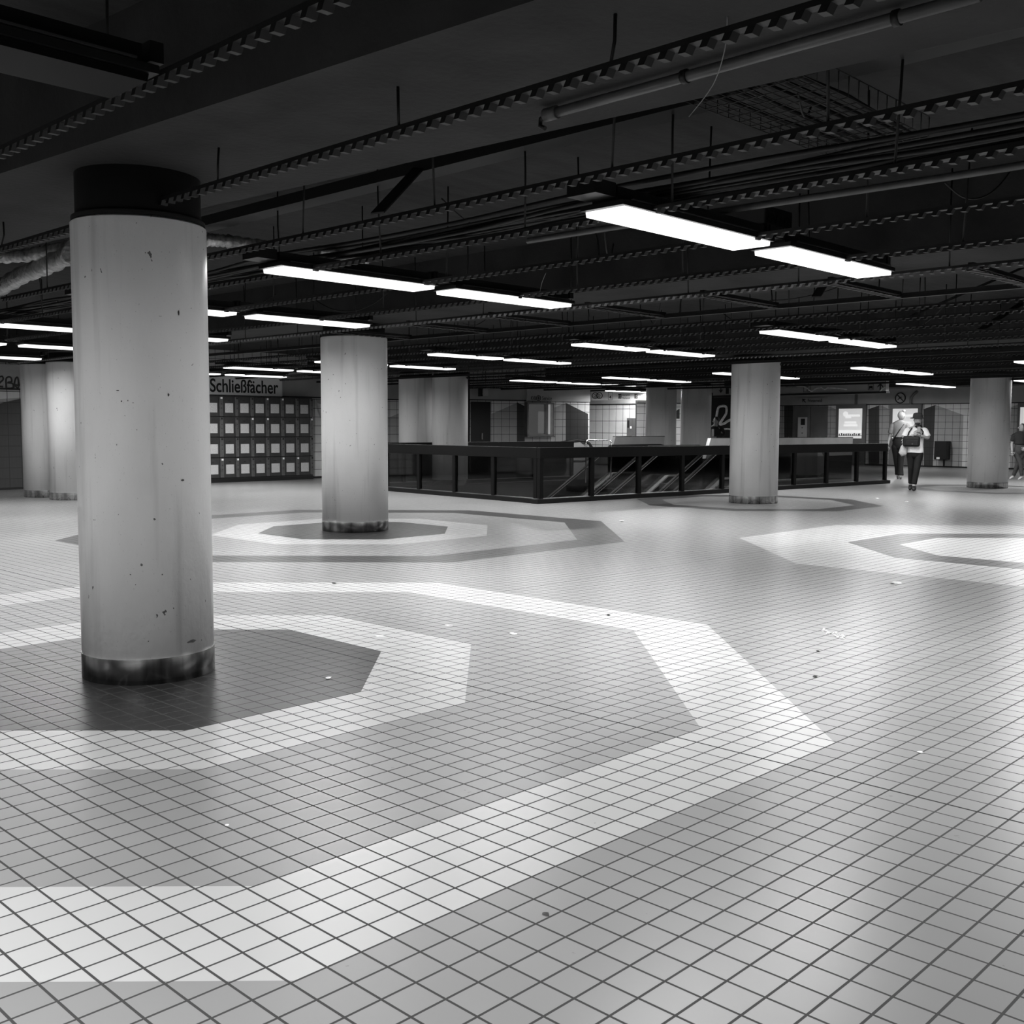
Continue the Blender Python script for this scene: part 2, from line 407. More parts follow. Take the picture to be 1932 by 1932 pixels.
# bright corridor wall
pA2 = at_z(1113, 764.5, 2.28); pB2 = at_z(1222, 762.6, 2.28)
WC = Wall(pA2, pB2 + (pB2-pA2)*.15, 2.28, 'wall_corridor')
build_wall(WC, [(6, [(1113,764.5),(1213,762.8),(1213,860),(1113,860)]), (3, [(1213,764),(1260,764),(1260,860),(1213,860)])], fascia_top=2.9, zp=2.28, fas='fascia_light')
# wall behind the paired columns
pE = at_z(1265, 761.5, 2.28); pF = at_z(1350, 762.0, 2.28)
WB = Wall(pE + Vector((-1.2, 0, 0)), pF + Vector((.3, 0, 0)), 2.28, 'wall_back')
build_wall(WB, [(1, [(1276,762),(1287,762),(1287,840),(1276,840)]), (3, [(1276,775),(1282,771),(1282,790),(1276,790)])], fascia_top=2.8, zp=2.28)
# right wall
UR = 338.0
WR = Wall(uvw(UR, 215), uvw(UR, 40), 2.34, 'wall_right')
zpR = 2.34
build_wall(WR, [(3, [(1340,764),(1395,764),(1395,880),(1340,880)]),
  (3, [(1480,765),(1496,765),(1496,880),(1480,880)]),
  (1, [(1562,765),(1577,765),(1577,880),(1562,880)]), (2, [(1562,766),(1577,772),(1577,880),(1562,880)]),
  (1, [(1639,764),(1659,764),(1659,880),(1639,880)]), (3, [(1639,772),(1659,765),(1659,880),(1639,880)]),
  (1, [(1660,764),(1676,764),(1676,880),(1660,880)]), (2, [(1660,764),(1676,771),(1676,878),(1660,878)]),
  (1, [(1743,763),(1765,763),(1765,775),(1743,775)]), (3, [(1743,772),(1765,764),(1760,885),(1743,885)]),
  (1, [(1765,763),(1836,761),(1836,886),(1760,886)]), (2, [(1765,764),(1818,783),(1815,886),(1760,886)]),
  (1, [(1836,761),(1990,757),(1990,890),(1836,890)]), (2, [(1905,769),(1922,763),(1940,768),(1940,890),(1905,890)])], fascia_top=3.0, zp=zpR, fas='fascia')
# ================================================================= COLUMNS
def column(u, v, R, ztop, label, zc=SOF, cr=None, band=.14, group=None):
    p = uvw(u, v); e = empty('round_column', p, GR, label, 'column', group)
    MB().lathe([(R*1.0, band), (R, ztop-.01), (R-.012, ztop)], 96).build('shaft', M['column'], e)
    MB().lathe([(R+.003, 0), (R+.003, band), (R-.002, band+.001)], 96).build('base_band', M['steel'], e)
    cr = cr or R*.93
    c = MB().lathe([(R*.985, ztop), (R*.985, ztop+.025), (cr, ztop+.026), (cr, zc)], 64).build('collar', M['collar'], e)
    # beam-side footing plates
    return e
column(12.62, 31.2, .362, 2.53, 'wide white painted column nearest the camera, standing on the black octagon', cr=.335)
column(66.6, 84.1, .45, 2.62, 'white painted column in the second octagon, just right of the locker wall')
column(144.8, 76.0, .455, 2.66, 'white column in front of the escalator railing with steel band at its foot')
column(223.4, 65.9, .46, 2.68, 'white column at the far right edge beside the walking people')
def col_px(xl, xr, yt, zt, R, label, group=None):
    xm = (xl+xr)/2; r = ray(xm, yt); half = (math.atan(ray(xr, yt).x/ray(xr, yt).y) - math.atan(ray(xl, yt).x/ray(xl, yt).y))/2
    D = R/math.sin(half); h = Vector((r.x, r.y)).normalized()*D
    zt2 = EYE + r.z/Vector((r.x, r.y)).length*(D-R)
    e = column(*to_uv(Vector((h.x, h.y, 0))), R, zt2, label, group=group); return e
column(65.2, 171.3, .44, 2.62, 'left column of the bright pair at the far left behind the nearest column')
column(65.6, 161.3, .44, 2.62, 'right column of the bright pair, half hidden by the nearest column')
col_px(752, 818, 711, 0, .44, 'left column of the twin columns behind the railing corner')
col_px(815, 883, 708.5, 0, .44, 'right column of the twin columns behind the railing corner')
col_px(1219, 1277, 728, 0, .47, 'left column of the darker twin columns beyond the escalators')
col_px(1285, 1343, 725, 0, .47, 'right column of the darker twin columns beyond the escalators')
# column marks (chips)
def mark_on_column(x, y, wd, ht, dark=True, zt=None):
    pass
# ================================================================= LAMPS
LZ = 2.60
def make_luminaire(lit=True, detail=True):
    e = empty('ceiling_luminaire', (0, 0, 0), GR)
    Ln, Wd = 13.35*T, .27
    d = MB(); d.prism([(.0, .0), (.006, -.028), (Ln-.006, -.028), (Ln, .0)], -Wd/2, Wd/2)
    d.build('diffuser', M['lamp'] if lit else M['off'], e)
    if lit:
        ld = bpy.data.lights.new('luminaire_light', 'AREA'); ld.shape = 'RECTANGLE'; ld.size = Ln-.06; ld.size_y = Wd-.03; ld.energy = LAMP_WATT; ld.spread = LAMP_SPREAD
        lo = link('luminaire_light', ld, e); lo.location = (Ln/2, 0, -.03)
    h = MB(); h.box(-.03, -Wd/2-.015, .002, Ln+.03, Wd/2+.015, .03); h.box(.0, -Wd*.33, .03, Ln, Wd*.33, .11)
    h.build('housing', M['housing'], e)
    MB().box(.05, -Wd/2-.02, .034, Ln-.05, -Wd/2-.005, .042).build('trim_strip', M['strip'], e); MB().box(.05, Wd/2+.005, .034, Ln-.05, Wd/2+.02, .042).build('trim_strip', M['strip'], e)
    MB().box(-.2, -.1, .045, -.03, .1, .12).build('connection_box', M['housing'], e); MB().box(Ln+.03, -.09, .06, Ln+.08, .09, .13).build('end_bracket', M['housing'], e)
    return e
proto = make_luminaire(); proto_off = make_luminaire(False)
used = {True: False, False: False}
def luminaire(u, v, label, lit=True, z=LZ, group='ceiling luminaires'):
    src = proto if lit else proto_off
    if not used[lit]: e = src; used[lit] = True
    else:
        e = src.copy(); COL.objects.link(e)
        for ch in list(src.children):
            c = ch.copy(); COL.objects.link(c); c.parent = e
    e.location = uvw(u, v, z); tag(e, label, 'ceiling light', group); return e
names = {}
PAIRS = []
def pair(u0, v, where, u1=None, z=LZ):
    PAIRS.append((u0, v, where))
    if u0 is not None: luminaire(u0, v, 'left strip light of the pair %s' % where, z=z)
    luminaire(u1 if u1 is not None else u0+15.65, v, 'right strip light of the pair %s' % where, z=z)
pair(27.6, 14.8-1.2, 'hanging nearest at upper right')
pair(27.4, 43.0-1.2, 'in front, between the nearest and second columns')
pair(27.4, 70.5-1.2, 'just right of the nearest column, third row back')
pair(27.4, 98.0-1.2, 'fourth row back, mostly behind the nearest column')
pair(27.4, 125.4-1.2, 'fifth row back at the left edge')
pair(27.4, 153.0-1.2, 'sixth row back, low at the left edge')
pair(89.5, 41.0, 'at right, beyond the nearest big lamps')
pair(89.4, 68.0, 'above the escalator well, centre right')
pair(89.5, 95.5, 'right of the second column')
pair(89.0, 122.5, 'crossing behind the second column')
pair(88.2, 149.0, 'above the locker sign, front of two')
pair(87.0, 172.6, 'nearest to the locker sign, rear of two')
pair(160, 38.5, 'cut by the right edge of the picture')
pair(160, 65.4, 'over the two walking people')
pair(160, 93.5, 'half hidden behind the railing column')
pair(160, 120.6, 'over the far twin columns')
pair(157.5, 145.0, 'above the service window')
pair(226, 87.0, 'beyond the walking people, above the round prohibition sign')
pair(226, 61.0, 'behind the far right column')
pair(222, 170.0, 'over the bright corridor wall')
pair(287, 72, 'far off, in front of the right hand poster wall', z=2.9); pair(287, 125, 'added far off, hidden behind the overhead sign', z=2.9); pair(285, 150, 'added far off above the graffiti wall', z=2.9)  # the last two pairs are added out of sight to brighten the far wall
# unseen lamps added outside the frame, mostly continuing the rows, they light the foreground
pair(27.4, -14.0, 'above and behind the camera'); pair(89.5, 13.5, 'outside the frame at right'); pair(89.5, -14, 'outside the frame far right')
pair(-44, 0, 'added beside the camera at left, outside the frame'); pair(-41, -14, 'overhead behind the camera, left bay'); pair(-41, 13, 'outside the frame beside the unlit lamp'); pair(-41, 43, 'outside the frame at left'); pair(-41, 71, 'outside the frame, second to the left'); pair(-41, 98, 'outside the frame, left of the nearest column'); pair(-41, -42, 'two rows behind the camera, left bay'); pair(27.4, -42, 'two rows behind the camera, right bay')  # the pair beside the camera is off the rows, added to brighten the nearest column
pair(236, 192, 'added close before the bright corridor wall', z=2.95); pair(-30, 185, 'beside the left wall, outside the frame')  # the hidden pair before the corridor wall is added to brighten it
luminaire(-10.5, 12.3, 'unlit strip light in the dark upper left corner', lit=False, group='unlit luminaire')
# ================================================================= CEILING GRID
RT = 2.585                       # underside of the runner
def runner(u, va, vb, label, dz=0.0, plain=False, step=.08, lit=False):
    e = empty('ceiling_runner', uvw(u, va, RT+dz), GR + math.pi/2, label, 'ceiling rail', 'slotted ceiling rails')
    Ln = (vb-va)*T
    b = MB(); b.box(0, -.02, .026, Ln, .02, .045)
    b.build('channel', M['runner'], e)
    c = MB()
    if plain: c.box(0, -.022, .0, Ln, .022, .026)
    else:
        n = int(Ln/step)
        for i in range(n):
            x = i*step + .01
            c.add([(x, -.02, .026), (x+.03, -.02, .026), (x+.042, -.02, .004), (x+.014, -.02, .002),
                   (x, .02, .026), (x+.03, .02, .026), (x+.042, .02, .004), (x+.014, .02, .002)], [(0,1,2,3),(7,6,5,4),(0,4,5,1),(1,5,6,2),(2,6,7,3),(3,7,4,0)])
    c.build('slat_clips', M['strip'] if lit else M['clip'], e)  # lit rails get pale clips, their lit front put into the colour
    top = None
    k = 0; x = random.uniform(.2, .6)
    while x < Ln and k < 16:
        vv = va + x/T
        under = (6 < u < 21) or (61.2 < u < 72.5) or (138.5 < u < 150) or (211 < u < 222.5)
        hgt = (SOF if under else SL) - (RT+dz) - .04
        bx = random.uniform(-.03, .03); by = random.uniform(-.02, .02)
        MB().tube([(x, 0, .04), (x+bx*.4, by, .04+hgt*.5), (x+bx, by*.5, .04+hgt+.01)], .0065, 6).build('hanger_rod', M['rod'], e)
        x += random.choice([1.1, 1.25, 1.4]); k += 1
    return e
for u, va, vb, lab in [(3.5, -10, 60, 'slotted rail across the dark upper left corner'), (12.3, -12, 60, 'slotted rail under the concrete beam beside the nearest column'),
                  (22.4, -14, 75, 'slotted rail just past the edge of the concrete beam'), (29.8, -14, 110, 'slotted rail crossing the left end of the nearest lamps'),
                  (39.5, -10, 120, 'slotted rail above the middle of the nearest lamp pair'), (50, -8, 130, 'slotted rail above the right end of the nearest lamps')]:
    runner(u, va, vb, lab)
runner(58.8, -4, 170, 'long rail with its lit stepped edge coloured pale in front of the second beam', lit=True)
uu = [(70.4, 4, 170), (79.2, 6, 175), (87.9, 8, 180), (97, 12, 190), (106, 16, 190), (115, 20, 190)]
for i, (u, va, vb) in enumerate(uu): runner(u, va, vb, 'slotted rail in the second ceiling bay, number %s back from the second beam' % ['first','second','third','fourth','fifth','sixth'][i], plain=(i == 0))
runner(126.5, 20, 190, 'long rail, lit edge coloured pale, just before the column at the railing', lit=True)
for i, u in enumerate([137, 146, 156, 166, 176, 187]): runner(u, 30, 190, 'slotted rail over the escalators, %s one back' % ['first','second','third','fourth','fifth','sixth'][i], plain=i % 2 == 0)
for i, u in enumerate([198, 210, 224]): runner(u, 40, 200, 'far slotted rail near the end of the hall, %s one back' % ['first','second','third','fourth','fifth','sixth'][i], plain=True)
# cross ties between the rails
for i, (u0, u1, v) in enumerate([(58.8, 70.4, 18), (58.8, 70.4, 29), (58.8, 70.4, 41), (58.8, 70.4, 53), (58.8, 70.4, 65), (58.8, 70.4, 8), (58.8, 70.4, 78)]):
    b = MB(); L_ = (u1-u0)*T; b.box(0, -.02, .03, L_, .02, .06)
    for k in range(int(L_/.09)): b.box(.02+k*.09, -.05, .0, .07+k*.09, .05, .012)
    o = b.build('cross_tie', M['runner']); o.location = uvw(u0, v, RT); o.rotation_euler = (0, 0, GR)
    tag(o, 'short dark cross tie joining two ceiling rails in front of the far lamps', 'ceiling rail', 'cross ties between rails')
# slanted flat straps hanging from slab
def strap(a, c, wd, label, m='runner', name='metal_strap'):
    a = Vector(a); c = Vector(c); d = c-a; e = d.normalized(); s = e.cross(Vector((0, 0, 1))).normalized(); n = s.cross(e)
    b = MB(); P = []
    for p in (a, c):
        for x, y in ((-1, -1), (1, -1), (1, 1), (-1, 1)): P.append(p + s*x*wd/2 + n*y*.006)
    b.add(P, [(3,2,1,0),(4,5,6,7),(0,1,5,4),(1,2,6,5),(2,3,7,6),(3,0,4,7)])
    o = b.build(name, M[m]); tag(o, label, 'strap'); return o
strap(at_z(832, 272, SL), at_z(712, 402, 2.75), .1, 'wide slanted metal strap hanging down left of the ceiling centre')
strap(at_z(1930, 505, SL), at_z(1715, 598, 2.72), .12, 'slanted dark strap at upper right, lower end near the rails')
strap(at_z(1560, 527, 3.1), at_z(1540, 560, 2.8), .1, 'short slanted strap below the nearest lamp pair')
strap(at_z(1690, 485, 3.1), at_z(1735, 508, 2.85), .1, 'short dark strap at the right end of the nearest lamps')
strap(at_z(1932, 570, SL), at_z(1845, 625, 2.75), .12, 'second slanted dark strap at the right edge')
# pipe under the concrete beam
pts = [at_z(1850, -10, 2.755), at_z(1480, 92, 2.755), at_z(1250, 157, 2.755), at_z(1045, 213, 2.755)]
e = empty('conduit_pipe', pts[0], 0, 'pale straight pipe clipped under the concrete beam, ending in an elbow', 'pipe')
P0 = pts[0]
MB().tube([p-P0 for p in pts], .021, 16).build('pipe_run', M['pipe'], e)
q = pts[-1]-P0; dd = (pts[-1]-pts[-2]).normalized(); sd = Vector((-dd.y, dd.x, 0))
MB().tube([q-dd*.02, q+dd*.05], .028, 16).build('end_fitting', M['pipe'], e)
MB().tube([q+dd*.04, q+dd*.075+Vector((0,0,-.01)), q+dd*.08+Vector((0,0,-.04)), q+dd*.05+Vector((0,0,-.055))], .01, 8).build('hook', M['rod'], e)
for f in (.15, .62):
    c = pts[0].lerp(pts[-1], f)-P0; MB().tube([c-dd*.012, c+dd*.012], .027, 16).build('pipe_clip', M['rod'], e)
# dark steel channel above, beyond the beam
b = MB(); b.box(0, -.09, 0, 100*T, .09, .08); o = b.build('steel_channel', M['runner']); o.location = uvw(29.8, -14, 3.1); o.rotation_euler = (0, 0, GR+math.pi/2)
tag(o, 'broad black channel running behind the edge of the concrete beam', 'cable duct')
# cable bundles: each cable is one thing
def cable(pts, r, label, group='loose ceiling cables', m='cable', name='cable'):
    P = []; n = len(pts)
    for i in range(n-1):
        p0, p1, p2, p3 = [Vector(pts[max(0, min(n-1, j))]) for j in (i-1, i, i+1, i+2)]
        for k in range(6):
            t = k/6; P.append(.5*((2*p1)+(-p0+p2)*t+(2*p0-5*p1+4*p2-p3)*t*t+(-p0+3*p1-3*p2+p3)*t**3))
    P.append(Vector(pts[-1]))
    b = MB().tube(P, r, 7); o = b.build(name, M[m]); tag(o, label, 'cable', group); return o
# bundle running above rail at u ~ 33
for k in range(14):
    du = random.uniform(-1.6, 1.6); dz = random.uniform(0, .10)
    cable([uvw(32.5+du+random.uniform(-.5, .5), v, 2.72+dz+random.uniform(-.02, .02)) for v in range(-12, 112, 10)], random.choice([.008, .011, .014]),
          'black cable in the thick bundle lying along the ceiling rail above the nearest lamps', 'cables of the thick bundle')
for k, (x0, dz) in enumerate([(0, 0), (1.2, .05), (2.5, -.02)]):
    cable([uvw(35.5+x0+s*.5*math.sin(v*.1+k), v, 2.78+dz) for v, s in zip(range(-12, 30, 8), [1, 1, 1, 1, 1, 1])], .022, 'thick pale sheathed cable sagging at upper right above the nearest lamps', 'thick sagging cables', 'pipe', 'thick_cable')
# hanging loose cables drawn where the picture shows them
def hang(px, z0, z1, label, r=.007):
    n = len(px); cable([at_z(x, y, z0+(z1-z0)*i/(n-1)) for i, (x, y) in enumerate(px)], r, label)
hang([(1122, 436), (1128, 455), (1130, 490)], 3.2, 2.66, 'short black cable dangling below the left end of the nearest lamp')
def droop(p, q_, sag, label, r=.006):
    p = Vector(p); q_ = Vector(q_); cable([p, p.lerp(q_, .25)-Vector((0, 0, sag*.75)), p.lerp(q_, .5)-Vector((0, 0, sag)), p.lerp(q_, .75)-Vector((0, 0, sag*.75)), q_], r, label)
for i, (pu, pv, wh) in enumerate([p for p in PAIRS if 'outside' not in p[2] and 'camera' not in p[2]][:16]):
    for k, side in enumerate(('left', 'right')):
        u = pu + 14 + (k*2-1)*random.uniform(6, 16); v = pv - random.uniform(3, 12)
        a = uvw(u, v, random.uniform(2.9, 3.3)); c = uvw(u+random.uniform(-9, 9), v+random.uniform(-9, 9), random.uniform(2.72, 3.2))
        droop(a, c, random.uniform(.05, .25), 'thin cable drooping %s of the lamps ' % side + wh)
cable([at_z(1372+0, 30, 2.79), at_z(1368, 90, 2.74), at_z(1345, 160, 2.7), at_z(1300, 220, 2.68)], .002, 'thin pale thread hanging near the upper right pipe', 'hanging threads', 'strip')
cable([at_z(1030, 515, 2.7), at_z(1022, 535, 2.66), at_z(1018, 556, 2.61)], .002, 'thin pale thread hanging over the second lamp pair', 'hanging threads', 'strip')
# wire mesh cable tray (crosswise) upper right
e = empty('mesh_cable_tray', uvw(24.5, 1.8, 2.95), GR, 'wire mesh cable tray crossing beneath the slab at upper right', 'cable tray')
b = MB(); Lt, Wt = 12.5*T, 5.2*T
for k in range(14): b.tube([(0, Wt*k/13, 0), (Lt, Wt*k/13, 0)], .003, 4)
for k in range(15): b.tube([(Lt*k/14, 0, .1), (Lt*k/14, 0, 0), (Lt*k/14, Wt, 0), (Lt*k/14, Wt, .1)], .003, 4)
b.tube([(0, 0, .1), (Lt, 0, .1)], .004, 4); b.tube([(0, Wt, .1), (Lt, Wt, .1)], .004, 4); b.build('wire_mesh', M['rod'], e)
for k in range(6):
    y = Wt*(.1+.14*k); MB().tube([(0, y, .02), (Lt*.4, y+random.uniform(-.05, .05), .03), (Lt, y+random.uniform(-.06, .06), .02)], .012, 6).build('tray_cable', M['cable'], e)
# perforated strut above the nearest lamps
e = empty('perforated_bracket', uvw(45.6, 15.5, 2.78), GR, 'dark bracket with round openings above the nearest lamps', 'bracket')
b = MB(); b.box(-.02, -.01, .0, .34, .0, .17); b.build('plate', M['clip'], e)
for k in range(3): MB().tube([(.05+.11*k, -.018, .085), (.05+.11*k, .012, .085)], .042, 20).build('opening', M['collar'], e)
# insulated ducts
def duct(pts, r, label, n=14):
    P = []
    for i in range(len(pts)-1):
        for k in range(14): P.append(Vector(pts[i]).lerp(Vector(pts[i+1]), k/14))
    P.append(Vector(pts[-1])); rs = [r*(1+.12*math.sin(i*1.9)+random.uniform(-.06, .06)) for i in range(len(P))]
    b = MB().tube(P, rs, n); o = b.build('insulated_duct', M['foil']); tag(o, label, 'duct'); return o
def duct_px(px, z, r, label): duct([at_z(x, y, z) for x, y in px], r, label)
duct_px([(388, 452), (430, 455), (505, 466)], 3.0, .055, 'foil wrapped duct right of the nearest column, upper one')
duct_px([(392, 537), (440, 524), (492, 512)], 2.95, .05, 'foil wrapped duct right of the nearest column, lower one')
duct_px([(600, 474), (645, 480), (690, 490)], 2.95, .05, 'short foil wrapped duct above the second lamp pair')
duct_px([(-30, 560), (40, 520), (135, 480)], 2.95, .085, 'thick foil wrapped duct left of the nearest column, rising to the right')
duct_px([(-30, 487), (50, 482), (135, 466)], 3.05, .06, 'foil wrapped duct left of the nearest column, topmost')
duct_px([(30, 592), (80, 588), (135, 574)], 2.85, .05, 'slim foil duct left of the nearest column, lowest')
# ================================================================= RAILING AROUND THE WELL
def rail_side(s0, t0, s1, t1, n, label, end_post=True, hgt=1.04):
    a = uvw(*pit(s0, t0)); c = uvw(*pit(s1, t1)); d = c-a; L_ = d.length; ang = math.atan2(d.y, d.x)
    e = empty('glass_railing', a, ang, label, 'railing')
    b = MB(); b.box(-.05, -.05, hgt-.2, L_+.05, .05, hgt); bevel(b.build('top_fascia', M['railblack'], e), .006, 1)
    MB().box(-.05, -.052, hgt, L_+.05, -.046, hgt+.004).build('edge_strip', M['kerbedge'], e)
    MB().box(-.14, -.09, 0, L_+.14, .09, .085).build('kerb', M['kerb'], e)
    MB().box(-.14, -.02, .085, L_+.14, .055, .093).build('kerb_strip', M['kerbedge'], e)
    for k in range(n+1):
        x = L_*k/n
        MB().box(x-.045, -.04, .09, x+.045, .04, hgt-.2).build('post', M['railblack'], e)
        if k < n: MB().box(x+.05, -.006, .1, x+L_/n-.05, .006, hgt-.2).build('pane', M['glass'], e)
    return e
rail_side(0, 0, 107, 0, 9, 'black glass panelled railing along the near side of the escalator well')
rail_side(0, 56.5, 0, 0.9, 5, 'black glass railing on the left side of the well, running back to the twin columns')
rail_side(0, 57.5, 62, 57.5, 5, 'black glass panelled railing along the far side of the escalator well')
# ================================================================= ESCALATORS
def escalator(t0, t1, s0, label):
    p = uvw(*pit(s0, t0)); e = empty('escalator', p, PIT_ANG, label, 'escalator', 'escalators in the well')
    Wd = (t1-t0)*T; tn = math.tan(math.radians(30)); DL = 8.0; top = 2.2
    def prof(off_lo, off_hi, xe=top):   # band following the incline then level
        return [(-DL, -DL*tn+off_lo), (0, off_lo), (xe, off_lo), (xe, off_hi), (0, off_hi), (-DL, -DL*tn+off_hi)]
    for nm, y in (('near', 0.0), ('far', Wd)):
        MB().prism(prof(-.35, .16), y-.1, y+.1).build('side_skirt', M['cladding'] if nm == 'near' else M['pit'], e)
        MB().prism(prof(.16, .2), y-.12, y+.12).build('deck_strip', M['trimsteel'], e)
        MB().prism(prof(.2, .9, top-.2), y-.008, y+.008).build('glass_balustrade', M['glass'], e)
        R = .5; arc = [(top-.2+.36*math.sin(a), .55-.36*math.cos(a)) for a in [math.pi*k/10 for k in range(11)]]
        P = [(-DL, y, -DL*tn+.93), (0, y, .93)] + [(x, y, z) for x, z in [(top-.2+.37*math.sin(a), .56+.37*math.cos(a)) for a in [math.pi*k/10 for k in range(11)]]]
        MB().tube(P, .035, 10).build('handrail', M['rubber'], e)
        MB().prism([(-DL, -DL*tn+.885), (0, .885), (top-.2, .885), (top-.2, .9), (0, .9), (-DL, -DL*tn+.9)], y-.03, y+.03).build('rail_trim', M['trimsteel'], e)
    st = MB(); k = 0; x = 0
    while x > -DL:
        z = x*tn; st.box(x-.35, .12, z-.35, x, Wd-.12, z-.0); x -= .35
    st.box(0, .12, -.1, top+.6, Wd-.12, .0)
    st.build('steps', M['step'], e)
    return e
escalator(37.5, 50, 68, 'escalator farthest from the near railing, going down to the left')
escalator(20, 32.5, 68, 'middle escalator of the well, going down to the left')
escalator(4, 16.5, 68, 'escalator closest to the near railing, going down to the left')
def parapet(t, s0, s1, z, label, ht=.5, slant=.16):
    p = uvw(*pit(s0, t)); L_ = (s1-s0)*T
    b = MB(); b.prism([(-slant*1.2, z-ht), (0, z), (L_, z), (L_, z-ht)], -.05, .05); o = b.build('parapet_panel', M['cladding']); o.location = p; o.rotation_euler = (0, 0, PIT_ANG)
    # rests on landing by a base
    MB().prism([(-slant*1.2, 0), (-slant*1.2, z-ht), (L_, z-ht), (L_, 0)], -.04, .04).build('base_panel', M['pit'], o)
    MB().box(0, -.06, z, L_, .06, z+.015).build('cap', M['chrome'], o)
    tag(o, label, 'parapet'); return o
parapet(51.8, 71, 89, 1.17, 'grey metal parapet above the far escalator, with slanted left end')
parapet(18.2, 66, 122, 1.17, 'long grey metal parapet above the near escalator, running behind the column')
# chrome hoop and second well handrail beyond
p = at_z(1124, 842, 1.0)
e = empty('chrome_barrier', Vector((p.x*1.15, p.y*1.15, 0)), 0, 'small chrome hoop barrier at the foot of the bright corridor wall', 'barrier')
MB().tube([(-.25, 0, 0), (-.25, 0, 1.05), (-.2, 0, 1.1), (.35, 0, 1.1), (.4, 0, 1.05), (.4, 0, 0)], .02, 10).build('hoop', M['chrome'], e)
q_ = p*1.2
e = empty('escalator_newel', Vector((p.x*1.28-.35, p.y*1.28, 0)), 0, 'rounded black escalator handrail end behind the far railing', 'escalator end')
MB().tube([(-1.2, 0, .9), (-.2, 0, 1.06)]+[(-.05+.3*math.sin(a), 0, .75+.3*math.cos(a)) for a in [math.pi*k/8 for k in range(9)]]+[(-.3, 0, .45)], .04, 10).build('handrail', M['rubber'], e)
MB().prism([(-1.2, 0), (-1.2, .86), (-.1, 1.0), (.2, .75), (.05, 0)], -.02, .02).build('balustrade', M['cladding'], e)
# ================================================================= SIGNS, LOCKERS, DOORS
def text(s, size, name='lettering', bold=0.0, m='ink', depth=.002, align='LEFT'):
    cu = bpy.data.curves.new(name, 'FONT'); cu.body = s; cu.size = size; cu.offset = bold; cu.extrude = depth; cu.align_x = align
    o = bpy.data.objects.new(name, cu); COL.objects.link(o)
    dg = bpy.context.evaluated_depsgraph_get(); me = bpy.data.meshes.new_from_object(o.evaluated_get(dg)); bpy.data.objects.remove(o); bpy.data.curves.remove(cu)
    for v in me.vertices: v.co = Vector((v.co.x, -v.co.z, v.co.y))
    me.materials.clear(); me.materials.append(M[m]); me.name = name
    return me
def put_text(W, parent, s, x0, y0, x1, y1, off, name='lettering', bold=0.0, m='ink', origin=(0, 0)):
    a = W.sz(x0, y1, off); c = W.sz(x1, y0, off); me = text(s, 1.0, name, bold, m)
    xs = [v.co.x for v in me.vertices]; zs = [v.co.z for v in me.vertices]; mx0, mx1, mz0, mz1 = min(xs), max(xs), min(zs), max(zs)
    w1 = W.sz(x1, y1, off); sx = (w1[0]-a[0])/(mx1-mx0); sz = (c[1]-w1[1])/(mz1-mz0)
    for v in me.vertices:
        t = (v.co.x-mx0)*sx
        v.co = Vector((a[0]+t-origin[0], -off-.001+v.co.y, a[1]+(v.co.z-mz0)*sz+(w1[1]-a[1])*(t/max(1e-6, (w1[0]-a[0])))*0-origin[1]))
    return link(name, me, parent)
def wall_thing(W, name, label, cat, sx=0, group=None):
    e = empty(name, W.p0, W.ang, label, cat, group); return e
def wbox(W, px, y0, y1, name, m, parent, off=0.0, inset=0.0):
    s0, s1, z0, z1 = rect_of(W, *px, off); b = MB().box(s0+inset, -y1, z0+inset, s1-inset, -y0, z1-inset)
    return b.build(name, M[m] if isinstance(m, str) else m, parent)
# locker sign
e = wall_thing(WL, 'lockers_sign', 'large white sign reading Schließfächer above the lockers', 'sign')
s0, s1, z0, z1 = rect_of(WL, 372, 711, 532, 746, .1)
bevel(MB().box(s0, -.12, z0, s1, -.045, z1).build('sign_board', M['white'], e), .01)
put_text(WL, e, 'Schließfächer', 396.5, 715, 525, 739.5, .122, bold=.014)
# lockers
e0 = None
LX = [387, 421.5, 450, 479, 507.5, 536, 563.5, 590]
sL = [WL.sz(x, 850, .42)[0] for x in LX]; zt = 2.18
nums = 0
for i in range(7):
    a, c = sL[i], sL[i+1]; wd = c-a
    e = empty('locker_column', WL.p0 + WL.d*a, WL.ang, 'dark four door locker column, %s from the left in the locker bank' % ['first', 'second', 'third', 'fourth', 'fifth', 'sixth', 'last'][i], 'locker', 'luggage lockers')
    MB().box(0, -.42, 0, wd, 0, zt).build('body', M['locker'], e)
    MB().box(0, -.44, 0, wd, -.42, .09).build('plinth', M['plinth'], e)
    st = wd*.24; H4 = (zt-.12)/4
    for r in range(4):
        zb = .11+H4*r
        d = bevel(MB().box(.01, -.45, zb+.01, wd-st-.005, -.42, zb+H4-.01).build('door', M['locker'], e), .004, 1)
        MB().box(.05, -.454, zb+H4*.2, wd-st-.05, -.45, zb+H4*.66).build('notice', M['paper'], d)
        me = text(str(180+7*r+i*3), .05, 'number'); 
        for v in me.vertices: v.co += Vector((wd*.28, -.451, zb+H4*.76))
        link('number', me, d)
        sp = bevel(MB().box(wd-st, -.475, zb+.015, wd-.012, -.42, zb+H4-.015).build('lock_strip', M['lockstrip'], e), .004, 1)
        MB().box(wd-st*.72, -.479, zb+H4*.86, wd-st*.28, -.475, zb+H4*.95).build('indicator', M['spot'] if (r*3+i*5) % 4 < 2 and not (r == 1) else M['screen'], sp)
        MB().box(wd-st*.6, -.478, zb+H4*.6, wd-st*.4, -.475, zb+H4*.64).build('coin_slot', M['ink'], sp)
        MB().box(wd-st*.6, -.478, zb+H4*.4, wd-st*.4, -.475, zb+H4*.44).build('key_hole', M['ink'], sp)
